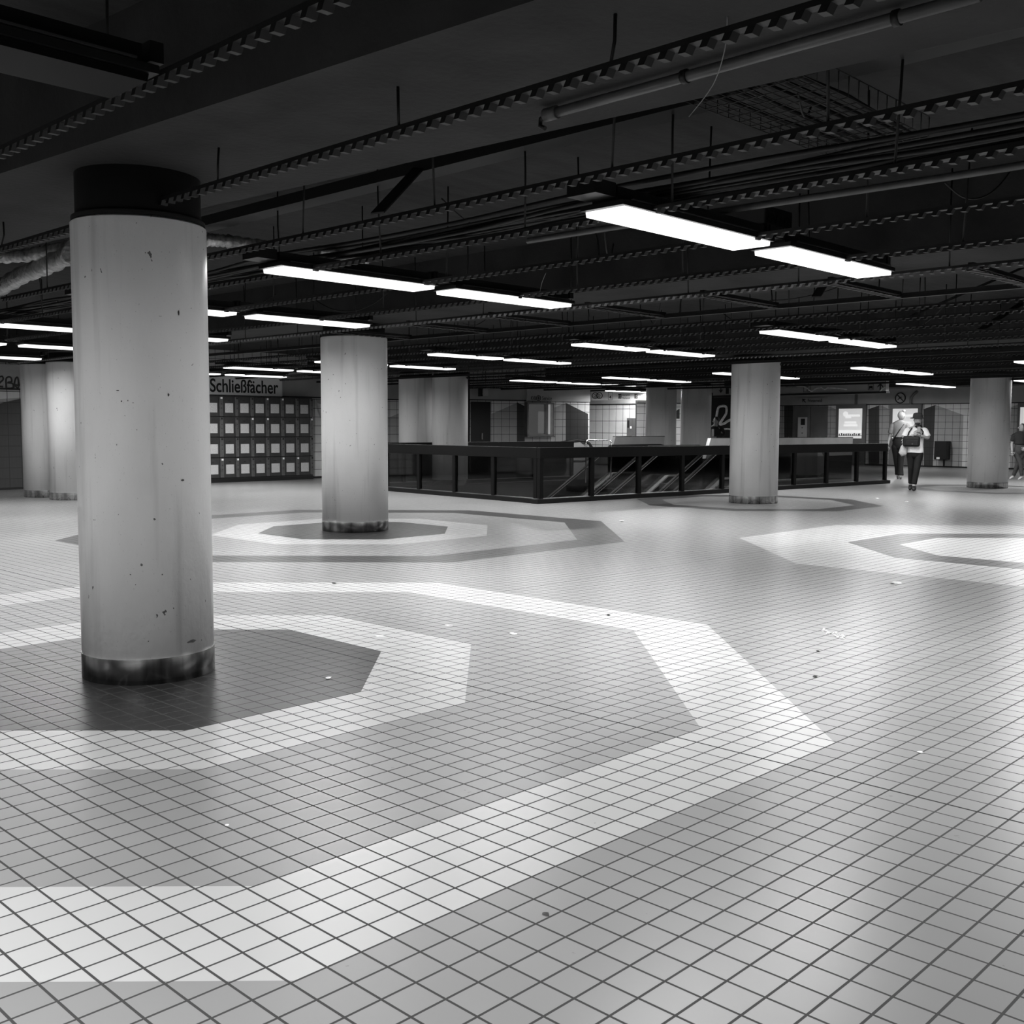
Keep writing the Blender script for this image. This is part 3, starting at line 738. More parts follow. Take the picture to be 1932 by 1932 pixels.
# graffiti tags
def scribble(W, parent_px, r, label, m, off=.045, seg=5, group=None):
    P = [W.sz(x, y, off) for x, y in parent_px]; P = [Vector((a, -off, b_)) for a, b_ in P]; Q = []; n = len(P)
    for i in range(n-1):
        p0, p1, p2, p3 = [P[max(0, min(n-1, j))] for j in (i-1, i, i+1, i+2)]
        for k in range(seg):
            t = k/seg; Q.append(.5*((2*p1)+(-p0+p2)*t+(2*p0-5*p1+4*p2-p3)*t*t+(-p0+3*p1-3*p2+p3)*t**3))
    Q.append(P[-1]); b = MB().tube(Q, r, 6)
    b.v = [(x, -off+(y+off)*.1, z) for x, y, z in b.v]
    o = b.build('graffiti_tag', M[m]); W.place(o); tag(o, label, 'graffiti', group); return o
scribble(WL, [(-3,712),(4,710),(6,716),(0,722),(-3,728),(6,730)], .02, 'dark sprayed letter at the left end of the grey fascia', 'graf_k')
scribble(WL, [(12,732),(12,714),(20,712),(22,720),(14,722),(24,724),(24,732),(14,733)], .02, 'dark sprayed letter, second on the grey fascia at left', 'graf_k')
scribble(WL, [(26,732),(29,716),(33,712),(35,722),(34,732),(28,726),(38,727),(40,716),(44,732),(47,722),(46,714)], .02, 'dark sprayed loops, last on the grey fascia at left', 'graf_k')
# service wall things
e = wall_thing(WS, 'service_sign', 'pale fascia sign reading KVB Service over the ticket window', 'sign')
wbox(WS, (992, 733, 1111, 757.5), .04, .09, 'sign_board', 'fascia_light', e)
put_text(WS, e, 'KVB', 1002, 747.5, 1011, 754.5, .091, bold=.01)
s_, z_ = WS.sz(1016, 751, .09)
ring = MB().tube([(s_+.075*math.cos(a), -.092, z_+.075*math.sin(a)) for a in [2*math.pi*k/24 for k in range(25)]], .012, 6).build('logo', M['ink'], e)
MB().box(s_-.05, -.094, z_-.012, s_+.05, -.09, z_+.012).build('logo_bar', M['ink'], e)
MB().box(s_-.012, -.094, z_-.05, s_+.012, -.09, z_+.05).build('logo_bar', M['ink'], e)
put_text(WS, e, 'Service', 1023, 747.5, 1041, 755, .091)
e = wall_thing(WS, 'ticket_window', 'protruding ticket window with aluminium frame beneath the service sign', 'window')
s0, s1, z0, z1 = rect_of(WS, 989.5, 760, 1040, 822)
b = MB(); f = .05
b.box(s0, -.22, z0, s0+f, 0, z1); b.box(s1-f, -.22, z0, s1, 0, z1); b.box(s0, -.22, z0, s1, 0, z0+f); b.box(s0, -.22, z1-f, s1, 0, z1); b.box(s1-.28, -.22, z0, s1-.22, 0, z1)
b.build('window_frame', M['frame_al'], e)
MB().box(s0+f, -.03, z0+f, s1-f, -.02, z1-f).build('window_back', M['winback'], e)
wbox(WS, (1015, 777, 1026, 817), .03, .04, 'glowing_notice', 'poster', e)  # bright notice inside the window, its brightness put in as emission
MB().box(s0+f, -.205, z0+f, s1-.28, -.2, z1-f).build('pane', M['glass'], e)
MB().box(s0-.03, -.3, z0-.04, s1, 0, z0).build('sill', M['chrome'], e)
# door left of service wall
o = wbox(WS, (888, 758, 925, 900), -.02, .01, 'door_1', 'darkdoor', None); WS.place(o); o['kind'] = 'structure'
s_, z_ = WS.sz(909, 823, .02)
e_ = MB().box(s_-.02, -.06, z_-.1, s_+.02, -.012, z_+.1).build('handle', M['chrome'], o)
e = wall_thing(WS, 'loudspeaker', 'small boxy speaker with cable fixed to the fascia above the dark door', 'speaker')
wbox(WS, (903, 734, 914, 747), .1, .3, 'body', 'fascia_light', e); wbox(WS, (901, 732, 904, 748), .05, .3, 'side', 'black', e)
# sign 4 / 12 / 15
p0 = at_z(1116, 738, 2.62); 
WQ = Wall(at_z(1115.5, 738, 2.65), at_z(1262, 737, 2.65), 2.65, 'q')
e = wall_thing(WQ, 'line_sign', 'long white overhead sign with lines 4, 12 and 15 left of the far twin columns', 'sign')
wbox(WQ, (1115.5, 738, 1262, 755), -.1, 0, 'sign_board', 'white', e)
for cx in (1123, 1131):
    s_, z_ = WQ.sz(cx, 746.5, 0.0); MB().tube([(s_+.1*math.cos(a), -.006, z_+.1*math.sin(a)) for a in [2*math.pi*k/24 for k in range(25)]], .012, 6).build('symbol_ring', M['ink'], e)
    MB().tube([(s_-.03, -.006, z_+.06), (s_+.03, -.006, z_), (s_-.03, -.006, z_-.05), (s_+.02, -.006, z_-.06)], .01, 5).build('symbol', M['ink'], e)
s_, z_ = WQ.sz(1151.5, 747, 0.0); b = MB()
for q4 in ((-.075, -.13, .075, -.12), (-.075, .12, .075, .13), (-.075, -.13, -.067, .13), (.067, -.13, .075, .13)): b.box(s_+q4[0], -.006, z_+q4[1], s_+q4[2], 0, z_+q4[3])
b.build('number_frame', M['ink'], e)
put_text(WQ, e, '4', 1149.5, 746, 1153.5, 752.5, .002, bold=.01)
for x0, n_, l2 in ((1166.5, '12', 'Merkenich'), (1197, '15', 'Chorweiler')):
    wbox(WQ, (x0, 743, x0+6, 752), 0, .006, 'number_box', 'ink', e); put_text(WQ, e, n_, x0+1, 745, x0+5, 750, .008, m='white')
    put_text(WQ, e, 'Ebertplatz', x0+7.5, 743.5, x0+22, 747.5, .002); put_text(WQ, e, l2, x0+7.5, 749, x0+22, 753, .002)
e = wall_thing(WC, 'ticket_machine', 'slim grey ticket machine in front of the bright tiled wall', 'machine')
s0, s1, z0, z1 = rect_of(WC, 1192.5, 789, 1202, 850)
MB().box(s0, -.3, 0, s1, -.05, z1).build('cabinet', M['door'], e); MB().box(s0+.03, -.31, z1-.35, s0+.12, -.3, z1-.08).build('display', M['screen'], e)
MB().box(s1-.07, -.32, z1-.38, s1-.01, -.3, z1-.3).build('lit_button', M['poster_hi'], e)
# black wall with tag between columns
pG = at_z(1335, 742, 2.6); WG = Wall(Vector((pG.x, pG.y, 0)), at_z(1395, 743, 2.6), 2.6, 'wall_shutter')
b = MB().box(0, 0, 0, WG.L, .2, 2.62); o = b.build('wall_shutter', M['darkdoor']); WG.place(o); o['kind'] = 'structure'
scribble(WG, [(1352,786),(1355,770),(1362,766),(1370,768),(1370,780),(1364,790),(1358,800),(1366,799),(1374,794),(1384,790)], .05, 'white sprayed figure two on the black wall beside the column', 'graf_w', .01)
scribble(WG, [(1382,764),(1383,780),(1384,793)], .045, 'white sprayed stroke cut by the column on the black wall', 'graf_w', .01)
scribble(WG, [(1360,812),(1370,809),(1384,811)], .03, 'faint sprayed line low on the black wall', 'graf_w', .01)
# overhead sign right
WO = Wall(at_z(1345, 729.5, 2.72), at_z(1672, 718.5, 2.72), 2.72, 'o')
e = wall_thing(WO, 'direction_sign', 'long grey overhead sign with arrows, pictograms and white scribbles at right', 'sign')
zb = WO.sz(1480, 743.0)[1]
MB().box(0, 0, zb, WO.L, .15, 2.72).build('sign_board', M['signgrey'], e)
MB().box(-.02, -.02, zb-.05, WO.L+.02, .17, zb).build('lower_edge', M['black'], e)
def arrow(W, e, x, y, h, kind, off=.0):
    s_, z_ = W.sz(x, y, off); b = MB(); t = h*.09
    b.box(s_-t, -.006-off, z_-h/2, s_+t, -off, z_+h/2)
    P = [(-.42*h, .05*h), (0, .5*h), (.42*h, .05*h), (.42*h, -.12*h), (0, .25*h), (-.42*h, -.12*h)]
    if kind == 'down': P = [(x_, -z__) for x_, z__ in P][::-1]
    b.prism([(s_+x_, z_+z__) for x_, z__ in P], -.008-off, -off); o = b.build('arrow', M['ink'], e)
    if kind == 'upleft':
        for v in o.data.vertices:
            dx, dz = v.co.x-s_, v.co.z-z_; v.co.x = s_+(dx-dz)*.7071; v.co.z = z_+(dx+dz)*.7071
    return o
arrow(WO, e, 1360, 736, .16, 'down'); arrow(WO, e, 1661, 729.5, .2, 'up')
wbox(WO, (1369.5, 730, 1375, 743), 0, .006, 'number_box', 'ink', e); put_text(WO, e, 'Ebertpl.', 1377, 731.5, 1395, 735, .002)
put_text(WO, e, 'Ebertplatz', 1483, 729, 1505, 731.5, .002)
s0, s1, z0, z1 = rect_of(WO, 1516, 726, 1529, 739.5); b = MB(); k_ = .012
for q4 in ((s0, z0, s1, z0+k_), (s0, z1-k_, s1, z1), (s0, z0, s0+k_, z1), (s1-k_, z0, s1, z1)): b.box(q4[0], -.006, q4[1], q4[2], 0, q4[3])
b.build('pictogram_frame', M['ink'], e); put_text(WO, e, 'T', 1520, 729, 1526, 738, .002)
s0, s1, z0, z1 = rect_of(WO, 1638, 724.5, 1648.5, 735.5); b = MB()
for q4 in ((s0, z0, s1, z0+k_), (s0, z1-k_, s1, z1), (s0, z0, s0+k_, z1), (s1-k_, z0, s1, z1)): b.box(q4[0], -.006, q4[1], q4[2], 0, q4[3])
b.box(s0+.03, -.006, z0+.04, s1-.03, 0, z0+.075); b.box(s0+.035, -.006, z0+.075, s1-.035, 0, z0+.11); b.box(s0+.03, -.006, z0+.02, s0+.05, 0, z0+.04); b.box(s1-.05, -.006, z0+.02, s1-.03, 0, z0+.04); b.build('vehicle_pictogram', M['ink'], e)
scribble(WO, [(1497,724.5),(1503,728),(1514,729),(1522,732),(1531,738),(1540,733),(1550,731)], .022, 'white sprayed zigzag on the left half of the overhead sign', 'graf_w', .01)
scribble(WO, [(1550,731),(1556,735),(1562,731.5),(1575,732),(1590,733.5),(1598,735)], .02, 'white sprayed wave on the right half of the overhead sign', 'graf_w', .01)
scribble(WO, [(1660,739),(1665,733),(1671,730)], .02, 'short white stroke by the up arrow of the overhead sign', 'graf_w', .01)
# right wall things
e = wall_thing(WR, 'street_sign', 'small grey sign reading Friesenwall with an arrow on the right wall fascia', 'sign')
wbox(WR, (1508, 750.5, 1562, 761.5), .045, .08, 'sign_board', 'signgrey', e, .05)
arrow(WR, e, 1517, 756, .2, 'upleft', .081); put_text(WR, e, 'Friesenwall', 1524, 752.5, 1551, 759, .082, bold=.012)
e = wall_thing(WR, 'prohibition_sign', 'round crossed out no smoking sign on the fascia above the people', 'sign')
s_, z_ = WR.sz(1699, 751, .05); 
MB().tube([(s_, -.06, z_), (s_, -.045, z_)], .2, 32).build('disc', M['signgrey'], e)
MB().tube([(s_+.19*math.cos(a), -.065, z_+.19*math.sin(a)) for a in [2*math.pi*k/28 for k in range(29)]], .02, 6).build('ring', M['ink'], e)
MB().tube([(s_-.13, -.066, z_+.13), (s_+.13, -.066, z_-.13)], .018, 6).build('bar', M['ink'], e)
MB().tube([(s_-.1, -.064, z_-.06), (s_+.04, -.064, z_+.03)], .016, 6).build('cigarette', M['ink'], e)
e = wall_thing(WR, 'downpipe', 'dark bent pipe on the fascia right of the prohibition sign', 'pipe')
MB().tube([Vector((a, -.08, b_)) for a, b_ in WR.pts([(1731, 738), (1724, 744), (1719, 750), (1718, 763)], .08)], .05, 10).build('pipe_run', M['door'], e)
for x in (1615.5,):
    o = wbox(WR, (x-1.5, 742, x+3.5, 763.5), .04, .07, 'fascia_joint', 'door', None); WR.place(o); tag(o, 'narrow dark joint cover between two fascia boards', 'trim strip')
# steel doors
o = wbox(WR, (1496, 767, 1561, 880), .0, .05, 'door_2', 'door', None); WR.place(o); o['kind'] = 'structure'
a_ = WR.sz(1530, 800)[0]; _, _, z0, z1 = rect_of(WR, 1496, 767, 1561, 880)
MB().box(a_-.008, -.055, z0, a_+.008, -.05, z1).build('door_gap', M['ink'], o)
e = wall_thing(WR, 'intercom_panel', 'pale info column with dark display in front of the grey double door', 'panel')
wbox(WR, (1508.5, 787.5, 1523.5, 880), .06, .18, 'column_body', 'fascia_light', e); wbox(WR, (1515.5, 790, 1523, 802), .18, .2, 'display', 'screen', e)
for yy in (807, 817): wbox(WR, (1517, yy-.8, 1518.5, yy+.8), .18, .2, 'button', 'ink', e)
# backlit posters
def poster(px, label, w=0):
    e = wall_thing(WR, 'backlit_poster', label, 'poster', group=None); x0, y0, x1, y1 = px
    wbox(WR, (x0-6, y0-8, x1+6, 878), .012, .1, 'case', 'door', e)
    wbox(WR, px, .1, .11, 'light_panel', 'poster', e)
    dx = (x1-x0)/45; dy = (y1-y0)/55; s_, z_ = WR.sz(x0+11*dx, y0+10*dy, .11)
    MB().prism([(s_+.11*math.cos(math.pi/6+math.pi/3*k), z_+.11*math.sin(math.pi/6+math.pi/3*k)) for k in range(6)], -.116, -.11).build('hexagon', M['poster_hi'], e)
    for r in ((17, 11, 41, 14.5), (14, 14.5, 24, 17.5), (12, 24, 34, 27.5), (10, 29, 36, 32.5), (0.5, 40, 44.5, 45)):
        wbox(WR, (x0+r[0]*dx, y0+r[1]*dy, x0+r[2]*dx, y0+r[3]*dy), .11, .115, 'bright_line', 'poster_hi', e)
    for k in range(12):
        xx = x0+(1+3.6*k+random.uniform(-.6, .6))*dx; wbox(WR, (xx, y0+(45+random.uniform(0, 2))*dy, xx+1.8*dx, y0+49.5*dy), .115, .12, 'figure', 'ink', e)
    wbox(WR, (x0, y0+49.5*dy, x1, y0+50.3*dy), .115, .12, 'ground_line', 'ink', e)
poster((1584.5, 771, 1628.5, 827), 'glowing advertising poster left of the two walking people')
poster((1686, 771, 1733, 827), 'glowing advertising poster directly behind the two walking people')
poster((1926, 768, 1985, 826), 'glowing advertising poster cut by the right edge')
# bin
e = wall_thing(WR, 'waste_bin', 'black wall mounted waste bin right of the walking man', 'bin')
s0, s1, z0, z1 = rect_of(WR, 1770.5, 832, 1794, 867)
bevel(MB().box(s0, -.4, z0, s1, -.03, z1).build('body', M['black'], e), .02); MB().box(s0+.1, -.405, z0+.02, s0+.22, -.4, z0+.09).build('label_plate', M['white'], e)
MB().box(s0+.2, -.03, .0, s0+.26, -.012, z0).build('stand', M['black'], e)
# ================================================================= LITTER
def scrap(x, y, r, label, m='litter', flat=.35, n=1):
    p = at_z(x, y, 0); b = MB()
    rnd = random.Random(int(x*7+y)); k = 9; ringp = []
    vs = [(0, 0, r*flat)]
    for i in range(k):
        a = 2*math.pi*i/k; rr = r*rnd.uniform(.55, 1.1); vs.append((rr*math.cos(a), rr*math.sin(a)*.7, rnd.uniform(.001, r*flat*.8)))
    for i in range(k):
        a = 2*math.pi*i/k; rr = r*rnd.uniform(.3, .7); vs.append((rr*math.cos(a), rr*math.sin(a)*.7, rnd.uniform(.0, .002)))
    fs = [(0, 1+i, 1+(i+1) % k) for i in range(k)] + [(1+i, 1+k+i, 1+k+(i+1) % k, 1+(i+1) % k) for i in range(k)] + [tuple(range(k+k, k, -1))]
    b.add(vs, fs); o = b.build('litter_scrap', M[m]); o.location = (p.x, p.y, .0005); o.rotation_euler = (0, 0, rnd.uniform(0, 6)); tag(o, label, 'litter'); return o
scrap(1690, 1101, .06, 'crumpled pale leaf on the grey floor below the right hand octagon')
b = MB()
for i in range(60):
    f = random.random(); p = at_z(1552+f*42+random.uniform(-3, 3), 1190+f*14+random.uniform(-4, 4), 0); r_ = random.uniform(.003, .011)
    b.ball((p.x, p.y, r_*.4), r_, n=5, k=3, rz=r_*.5)
o = b.build('spilled_crumbs', M['litter']); tag(o, 'patch of spilled white crumbs on the grey tiles at right centre', 'litter', kind='stuff')
scrap(968, 1196, .045, 'white blob between the two white octagon rings', flat=.12)
scrap(846, 1180, .035, 'small white blob left of the larger one between the rings', flat=.08)
scrap(716, 1200, .045, 'white fleck on the inner white ring', flat=.06)
scrap(1544, 1229, .02, 'tiny dark scrap just below the white crumbs', 'litter_d')
scrap(1538, 1277, .024, 'dark curled scrap farther below the white crumbs', 'litter_d')
scrap(1148, 1161, .026, 'dark scrap lying on the white outer ring', 'litter_d')
scrap(630, 1101, .03, 'grey scrap on the back of the white outer ring', 'litter_d')
scrap(619, 1280, .028, 'crumpled scrap on the black octagon right of the nearest column')
scrap(510, 1111, .03, 'white feather like scrap on the ring behind the nearest column')
scrap(428, 1558, .012, 'small white crumb on the grey tiles at lower left')
scrap(1736, 1420, .018, 'thin white scrap on the grey tiles at right')
scrap(1316, 1119, .02, 'white speck above the corner of the outer ring')
scrap(1030, 1725, .02, 'little dark smear scrap on the lower grey tiles', 'litter_d', .1)
scrap(1656, 941, .05, 'pale scrap on the floor right of the railing column')
scrap(1711, 947, .05, 'pale scrap in front of the walking man')
scrap(1173, 984, .05, 'white scrap beyond the dark ring of the second octagon')
# chips on nearest column: flat dark scars set on the surface
cc = uvw(12.62, 31.2)
def scar(x, y, wd, ht, label, m='litter_d', R=.3635):
    r = ray(x, y); A = r.x*r.x+r.y*r.y; B = -2*(r.x*cc.x+r.y*cc.y); Cc = cc.x**2+cc.y**2-R*R
    k = (-B-math.sqrt(B*B-4*A*Cc))/(2*A); P = Vector((r.x*k, r.y*k, EYE+r.z*k)); th = math.atan2(P.y-cc.y, P.x-cc.x)
    return th, P.z, wd/R, ht
b = None
e = None
colobj = [o for o in bpy.data.objects if o.name == 'round_column'][0]
for x, y, wd, ht in [(362, 1210, .062, .018), (345, 906, .02, .012), (246, 1084, .008, .006), (222, 737, .016, .006), (229, 757, .008, .008), (251, 760, .006, .004), (258, 811, .006, .004), (337, 590, .012, .03), (280, 1210, .006, .006), (220, 839, .004, .01), (318, 745, .01, .02)]:
    th, z, da, h = scar(x, y, wd, ht, '')
    b = MB(); n = 10; vs = []
    for R_, off in ((.3625, 0), (.3638, 0)):
        for k in range(n):
            a = 2*math.pi*k/n; rr = random.uniform(.7, 1.1); t = th+da/2*math.cos(a)*rr; zz = z+h/2*math.sin(a)*rr
            vs.append((R_*math.cos(t-GR), R_*math.sin(t-GR), zz))
    b.add(vs, [tuple(range(n, 2*n)), tuple(range(n-1, -1, -1))]+[(k, (k+1) % n, n+(k+1) % n, n+k) for k in range(n)])
    o = b.build('paint_chip', M['litter_d'], colobj)
# ================================================================= PEOPLE
def skin_obj(name, m, verts, edges, radii, parent, sub=2, root=0):
    me = bpy.data.meshes.new(name); me.from_pydata(verts, edges, []); o = bpy.data.objects.new(name, me); COL.objects.link(o)
    md = o.modifiers.new('s', 'SKIN'); md.use_smooth_shade = True
    for i, sv in enumerate(me.skin_vertices[0].data):
        r = radii[i]; sv.radius = (r, r) if isinstance(r, (int, float)) else r; sv.use_root = (i == root)
    s2 = o.modifiers.new('d', 'SUBSURF'); s2.levels = sub; s2.render_levels = sub
    dg = bpy.context.evaluated_depsgraph_get(); res = bpy.data.meshes.new_from_object(o.evaluated_get(dg))
    bpy.data.objects.remove(o); bpy.data.meshes.remove(me)
    res.materials.clear(); res.materials.append(M[m]); res.name = name
    for p in res.polygons: p.use_smooth = True
    return link(name, res, parent)
def hand_tubes(b, wrist, direction, curl=.3, s=1.0, side=1):
    d = Vector(direction).normalized(); wv = Vector(wrist); a = d.cross(Vector((0, 1, 0)));
    a = a.normalized() if a.length > .1 else Vector((1, 0, 0)); n = a.cross(d).normalized()
    # palm
    b.tube([wv, wv+d*.03*s, wv+d*.085*s], [.024*s, .038*s, .036*s], 8)
    for k, (o_, ln) in enumerate([(-.03, .065), (-.01, .078), (.01, .072), (.03, .056)]):
        p = wv+d*.08*s+a*o_*s; q = p+d*ln*.5*s; r = q+(d*(1-curl)+n*curl*1.3).normalized()*ln*.55*s
        b.tube([p, q, r], [.0095*s, .009*s, .0075*s], 6)
    p = wv+d*.025*s+a*.034*s*side; b.tube([p, p+(d*.6+a*side*.8)*.035*s, p+(d+a*side*.4)*.065*s], [.012*s, .011*s, .009*s], 6)
def person(loc, rz, sc, label, J, clothes, head):
    """J: joints dict; body is one skinned mesh; clothes are children."""
    e = empty('person', loc, rz, label, 'person'); e.scale = (sc, sc, sc)
    names_ = [k for k in J if not k.startswith('x')]; idx = {n: i for i, n in enumerate(names_)}; V = [J[n][0] for n in names_]; R = [J[n][1] for n in names_]
    E = [(idx[a], idx[c]) for a, c in [('pelvis','belly'),('belly','chest'),('chest','neck'),('neck','head0'),('head0','head1'),('chest','shL'),('shL','elL'),('elL','wrL'),('chest','shR'),('shR','elR'),('elR','wrR'),('pelvis','hipL'),('hipL','knL'),('knL','anL'),('anL','toeL'),('pelvis','hipR'),('hipR','knR'),('knR','anR'),('anR','toeR')]]
    body = skin_obj('body', 'skin', V, E, R, e, 2, idx['pelvis'])
    # face and hands joined into the body
    hb = MB(); h0 = Vector(J['head0'][0]); h1 = Vector(J['head1'][0]); c = (h0+h1)/2+Vector((0, 0, .01)); f = Vector(head['face']).normalized(); sd = Vector((f.y, -f.x, 0)).normalized()
    hb.ball(c, .078, n=18, k=12, rz=.112, ry=.093)
    hb.tube([c+f*.085+Vector((0,0,.02)), c+f*.108+Vector((0,0,-.012)), c+f*.088+Vector((0,0,-.022))], [.008, .014, .01], 8)
    for s in (-1, 1):
        hb.ball(c+sd*s*.078+Vector((0,0,-.005)), .012, n=8, k=6, rz=.028, ry=.02)
    for k, side in (('wrL', 1), ('wrR', -1)):
        hb_d = Vector(J[k][2]) if len(J[k]) > 2 else (Vector(J[k][0])-Vector(J['el'+k[-1]][0]))
        hand_tubes(hb, J[k][0], hb_d, .5, 1.0, side)
    me2 = hb.mesh('t', M['skin']); bm = bmesh.new(); bm.from_mesh(body.data); bm.from_mesh(me2); bm.to_mesh(body.data); bm.free()
    for p in body.data.polygons: p.use_smooth = True
    fb = MB()
    for s in (-1, 1): fb.ball(c+f*.086+sd*s*.03+Vector((0,0,.01)), .011, n=8, k=6, rz=.006, ry=.006)
    fb.build('eyes', M['hair_dark'], e)
    MB().tube([c+f*.088+sd*-.025+Vector((0,0,-.05)), c+f*.094+Vector((0,0,-.052)), c+f*.088+sd*.025+Vector((0,0,-.05))], .005, 6).build('mouth', M['hair_dark'], e)
    for nm, m, ch, grow in clothes:
        vs = []; es = []; rs = []; key = {}
        for chain in ch:
            prev = None
            for item in chain:
                if isinstance(item, tuple): n_, rr = item[0], item[1]
                else: n_, rr = item, None
                if n_ not in key:
                    if '>' in n_:
                        a, c2, t = n_.split('>'); t = float(t); P = Vector(J[a][0]).lerp(Vector(J[c2][0]), t)
                        ra = J[a][1] if isinstance(J[a][1], (int, float)) else J[a][1][0]; rb = J[c2][1] if isinstance(J[c2][1], (int, float)) else J[c2][1][0]; rd = ra+(rb-ra)*t
                    else: P = Vector(J[n_][0]); rd = J[n_][1]
                    key[n_] = len(vs); vs.append(tuple(P))
                    if rr is not None: rs.append(rr)
                    elif isinstance(rd, tuple): rs.append((rd[0]+grow, rd[1]+grow))
                    else: rs.append(rd+grow)
                if prev is not None: es.append((key[prev], key[n_]))
                prev = n_
        skin_obj(nm, m, vs, es, rs, e, 2, 0)
    return e, c, f
SHIRT = [['xhem', 'pelvis', 'belly', 'chest', ('chest>neck>0.62', (.085, .07)), ('chest>neck>0.9', (.055, .05))], ['chest', 'shL', 'shL>elL>0.75'], ['chest', 'shR', 'shR>elR>0.75']]
JACK = [['xhem', 'pelvis', 'belly', 'chest', ('chest>neck>0.62', (.09, .075)), ('chest>neck>0.9', (.06, .055))], ['chest', 'shL', 'elL', 'elL>wrL>0.85'], ['chest', 'shR', 'elR', 'elR>wrR>0.85']]
TROU = [['pelvis', 'hipL', 'knL', ('knL>anL>0.9', .056)], ['pelvis', 'hipR', 'knR', ('knR>anR>0.9', .056)]]
TROU2 = [[('xwaist', (.115, .09)), 'pelvis', 'hipL', 'knL', ('knL>anL>1.0', .062)], ['pelvis', 'hipR', 'knR', ('knR>anR>1.0', .062)]]
def loft(b, rings, n=24):
    o_ = len(b.v)
    for cx, cy, z, rx, ry in rings:
        for k in range(n):
            t = 2*math.pi*k/n; b.v.append((cx+rx*math.cos(t), cy+ry*math.sin(t), z+.006*math.sin(3*t+z*9)))
    for i in range(len(rings)-1):
        for k in range(n):
            q = (k+1) % n; b.f.append([o_+i*n+k, o_+i*n+q, o_+(i+1)*n+q, o_+(i+1)*n+k]); b.m.append(0); b.sm.append(True)
    b.f.append([o_+k for k in range(n)][::-1]); b.m.append(0); b.sm.append(False)
    e_ = o_+(len(rings)-1)*n; b.f.append([e_+k for k in range(n)]); b.m.append(0); b.sm.append(True)
def smooth_pts(P, rs):
    P = [Vector(p) for p in P]; Q = []; RR = []; n = len(P)
    for i in range(n-1):
        p0, p1, p2, p3 = [P[max(0, min(n-1, j))] for j in (i-1, i, i+1, i+2)]
        for k in range(5):
            t = k/5; Q.append(.5*((2*p1)+(-p0+p2)*t+(2*p0-5*p1+4*p2-p3)*t*t+(-p0+3*p1-3*p2+p3)*t**3)); RR.append(rs[i]+(rs[i+1]-rs[i])*t)
    return Q+[P[-1]], RR+[rs[-1]]
def garment_top(e, J, name, m, hem, sleeve=.8, full=False, wd=1.0):
    b = MB(); cx, cy = J['chest'][0][0], J['chest'][0][1]
    R_ = [(0, 0, hem, .17*wd, .128), (0, 0, hem+.02, .172*wd, .13), (0, 0, (hem+1.25)/2, .155*wd, .122), (cx, cy, 1.25, .168*wd, .125), (cx, cy, 1.34, .182*wd, .118), (cx, cy, 1.405, .165*wd, .1), (cx, cy-.005, 1.44, .11*wd, .08), (cx+.015, cy-.01, 1.47, .062, .058)]
    loft(b, R_)
    for s_ in 'LR':
        sh, el, wr = Vector(J['sh'+s_][0]), Vector(J['el'+s_][0]), Vector(J['wr'+s_][0])
        if full: P, r = smooth_pts([Vector((sh.x*.45, sh.y, sh.z-.03)), sh+Vector((0,0,-.012)), el, el.lerp(wr, .92)], [.05, .08, .06, .045])
        else: P, r = smooth_pts([Vector((sh.x*.45, sh.y, sh.z-.03)), sh+Vector((0,0,-.012)), sh.lerp(el, sleeve*.5), sh.lerp(el, sleeve)], [.05, .076, .074, .07])
        b.tube(P, r, 16)
    b.build(name, M[m], e)
def garment_trousers(e, J, m, waist=1.0, flare=.055, name='trousers', end=.92, wd=1.0):
    b = MB(); loft(b, [(0, 0, .74, .1*wd, .075), (0, 0, .8, .145*wd, .108), (0, 0, .88, .158*wd, .118), (0, 0, .95, .15*wd, .112), (0, 0, waist, .132*wd, .105)])
    for s_ in 'LR':
        hp, kn, an = [Vector(J[k+s_][0]) for k in ('hip', 'kn', 'an')]
        P, r = smooth_pts([Vector((hp.x*.6, hp.y, hp.z+.08)), hp-Vector((0,0,.02)), hp.lerp(kn, .5), kn, kn.lerp(an, .5), kn.lerp(an, end)], [.05, .094, .084, .07, .062, flare]); b.tube(P, r, 18)
    b.build(name, M[m], e)
def shoe(parent, a, t, m, w=.045):
    a = Vector(a); t = Vector(t); d = (t-a).normalized(); b = MB()
    b.tube([a-d*.05+Vector((0,0,-.03)), a+Vector((0,0,-.02)), a.lerp(t, .55)+Vector((0,0,-.005)), t+d*.02, t+d*.06+Vector((0,0,-.008))], [.03, w, w*.95, w*.85, .02], 10); b.build('shoe', M[m], parent)
# --- walking man with hat, facing the camera (local: x right in picture, y away, z up)
D1 = at_z(1724, 925, 0)
J1 = dict(xhem=((0, .0, .87), (.15, .115)), xwaist=((0, 0, 1.0), .1), pelvis=((.0, 0, .93), (.13, .1)), belly=((.0, -.01, 1.1), (.125, .095)), chest=((0, 0, 1.32), (.15, .105)), neck=((.02, -.02, 1.47), .052), head0=((.03, -.05, 1.56), .065), head1=((.035, -.055, 1.66), .07),
  shL=((-.17, 0, 1.39), .062), elL=((-.26, -.06, 1.2), .045), wrL=((-.03, -.24, 1.27), .03, (.6, -.1, .5)), shR=((.18, 0, 1.39), .062), elR=((.28, -.05, 1.2), .045), wrR=((.1, -.25, 1.27), .03, (-.5, -.1, .6)),
  hipL=((-.09, 0, .86), .09), knL=((-.075, .05, .5), .062), anL=((-.07, .16, .13), .042), toeL=((-.08, .06, .05), .035), hipR=((.09, 0, .86), .09), knR=((.05, -.1, .5), .062), anR=((.0, -.12, .12), .042), toeR=((.0, -.26, .05), .035))
e, hc, hf = person(D1, math.atan2(-D1.x, D1.y), 1.0, 'person in white shirt and hat walking towards the camera, looking at a phone', J1,
  [], dict(face=(0, -1, -.3)))
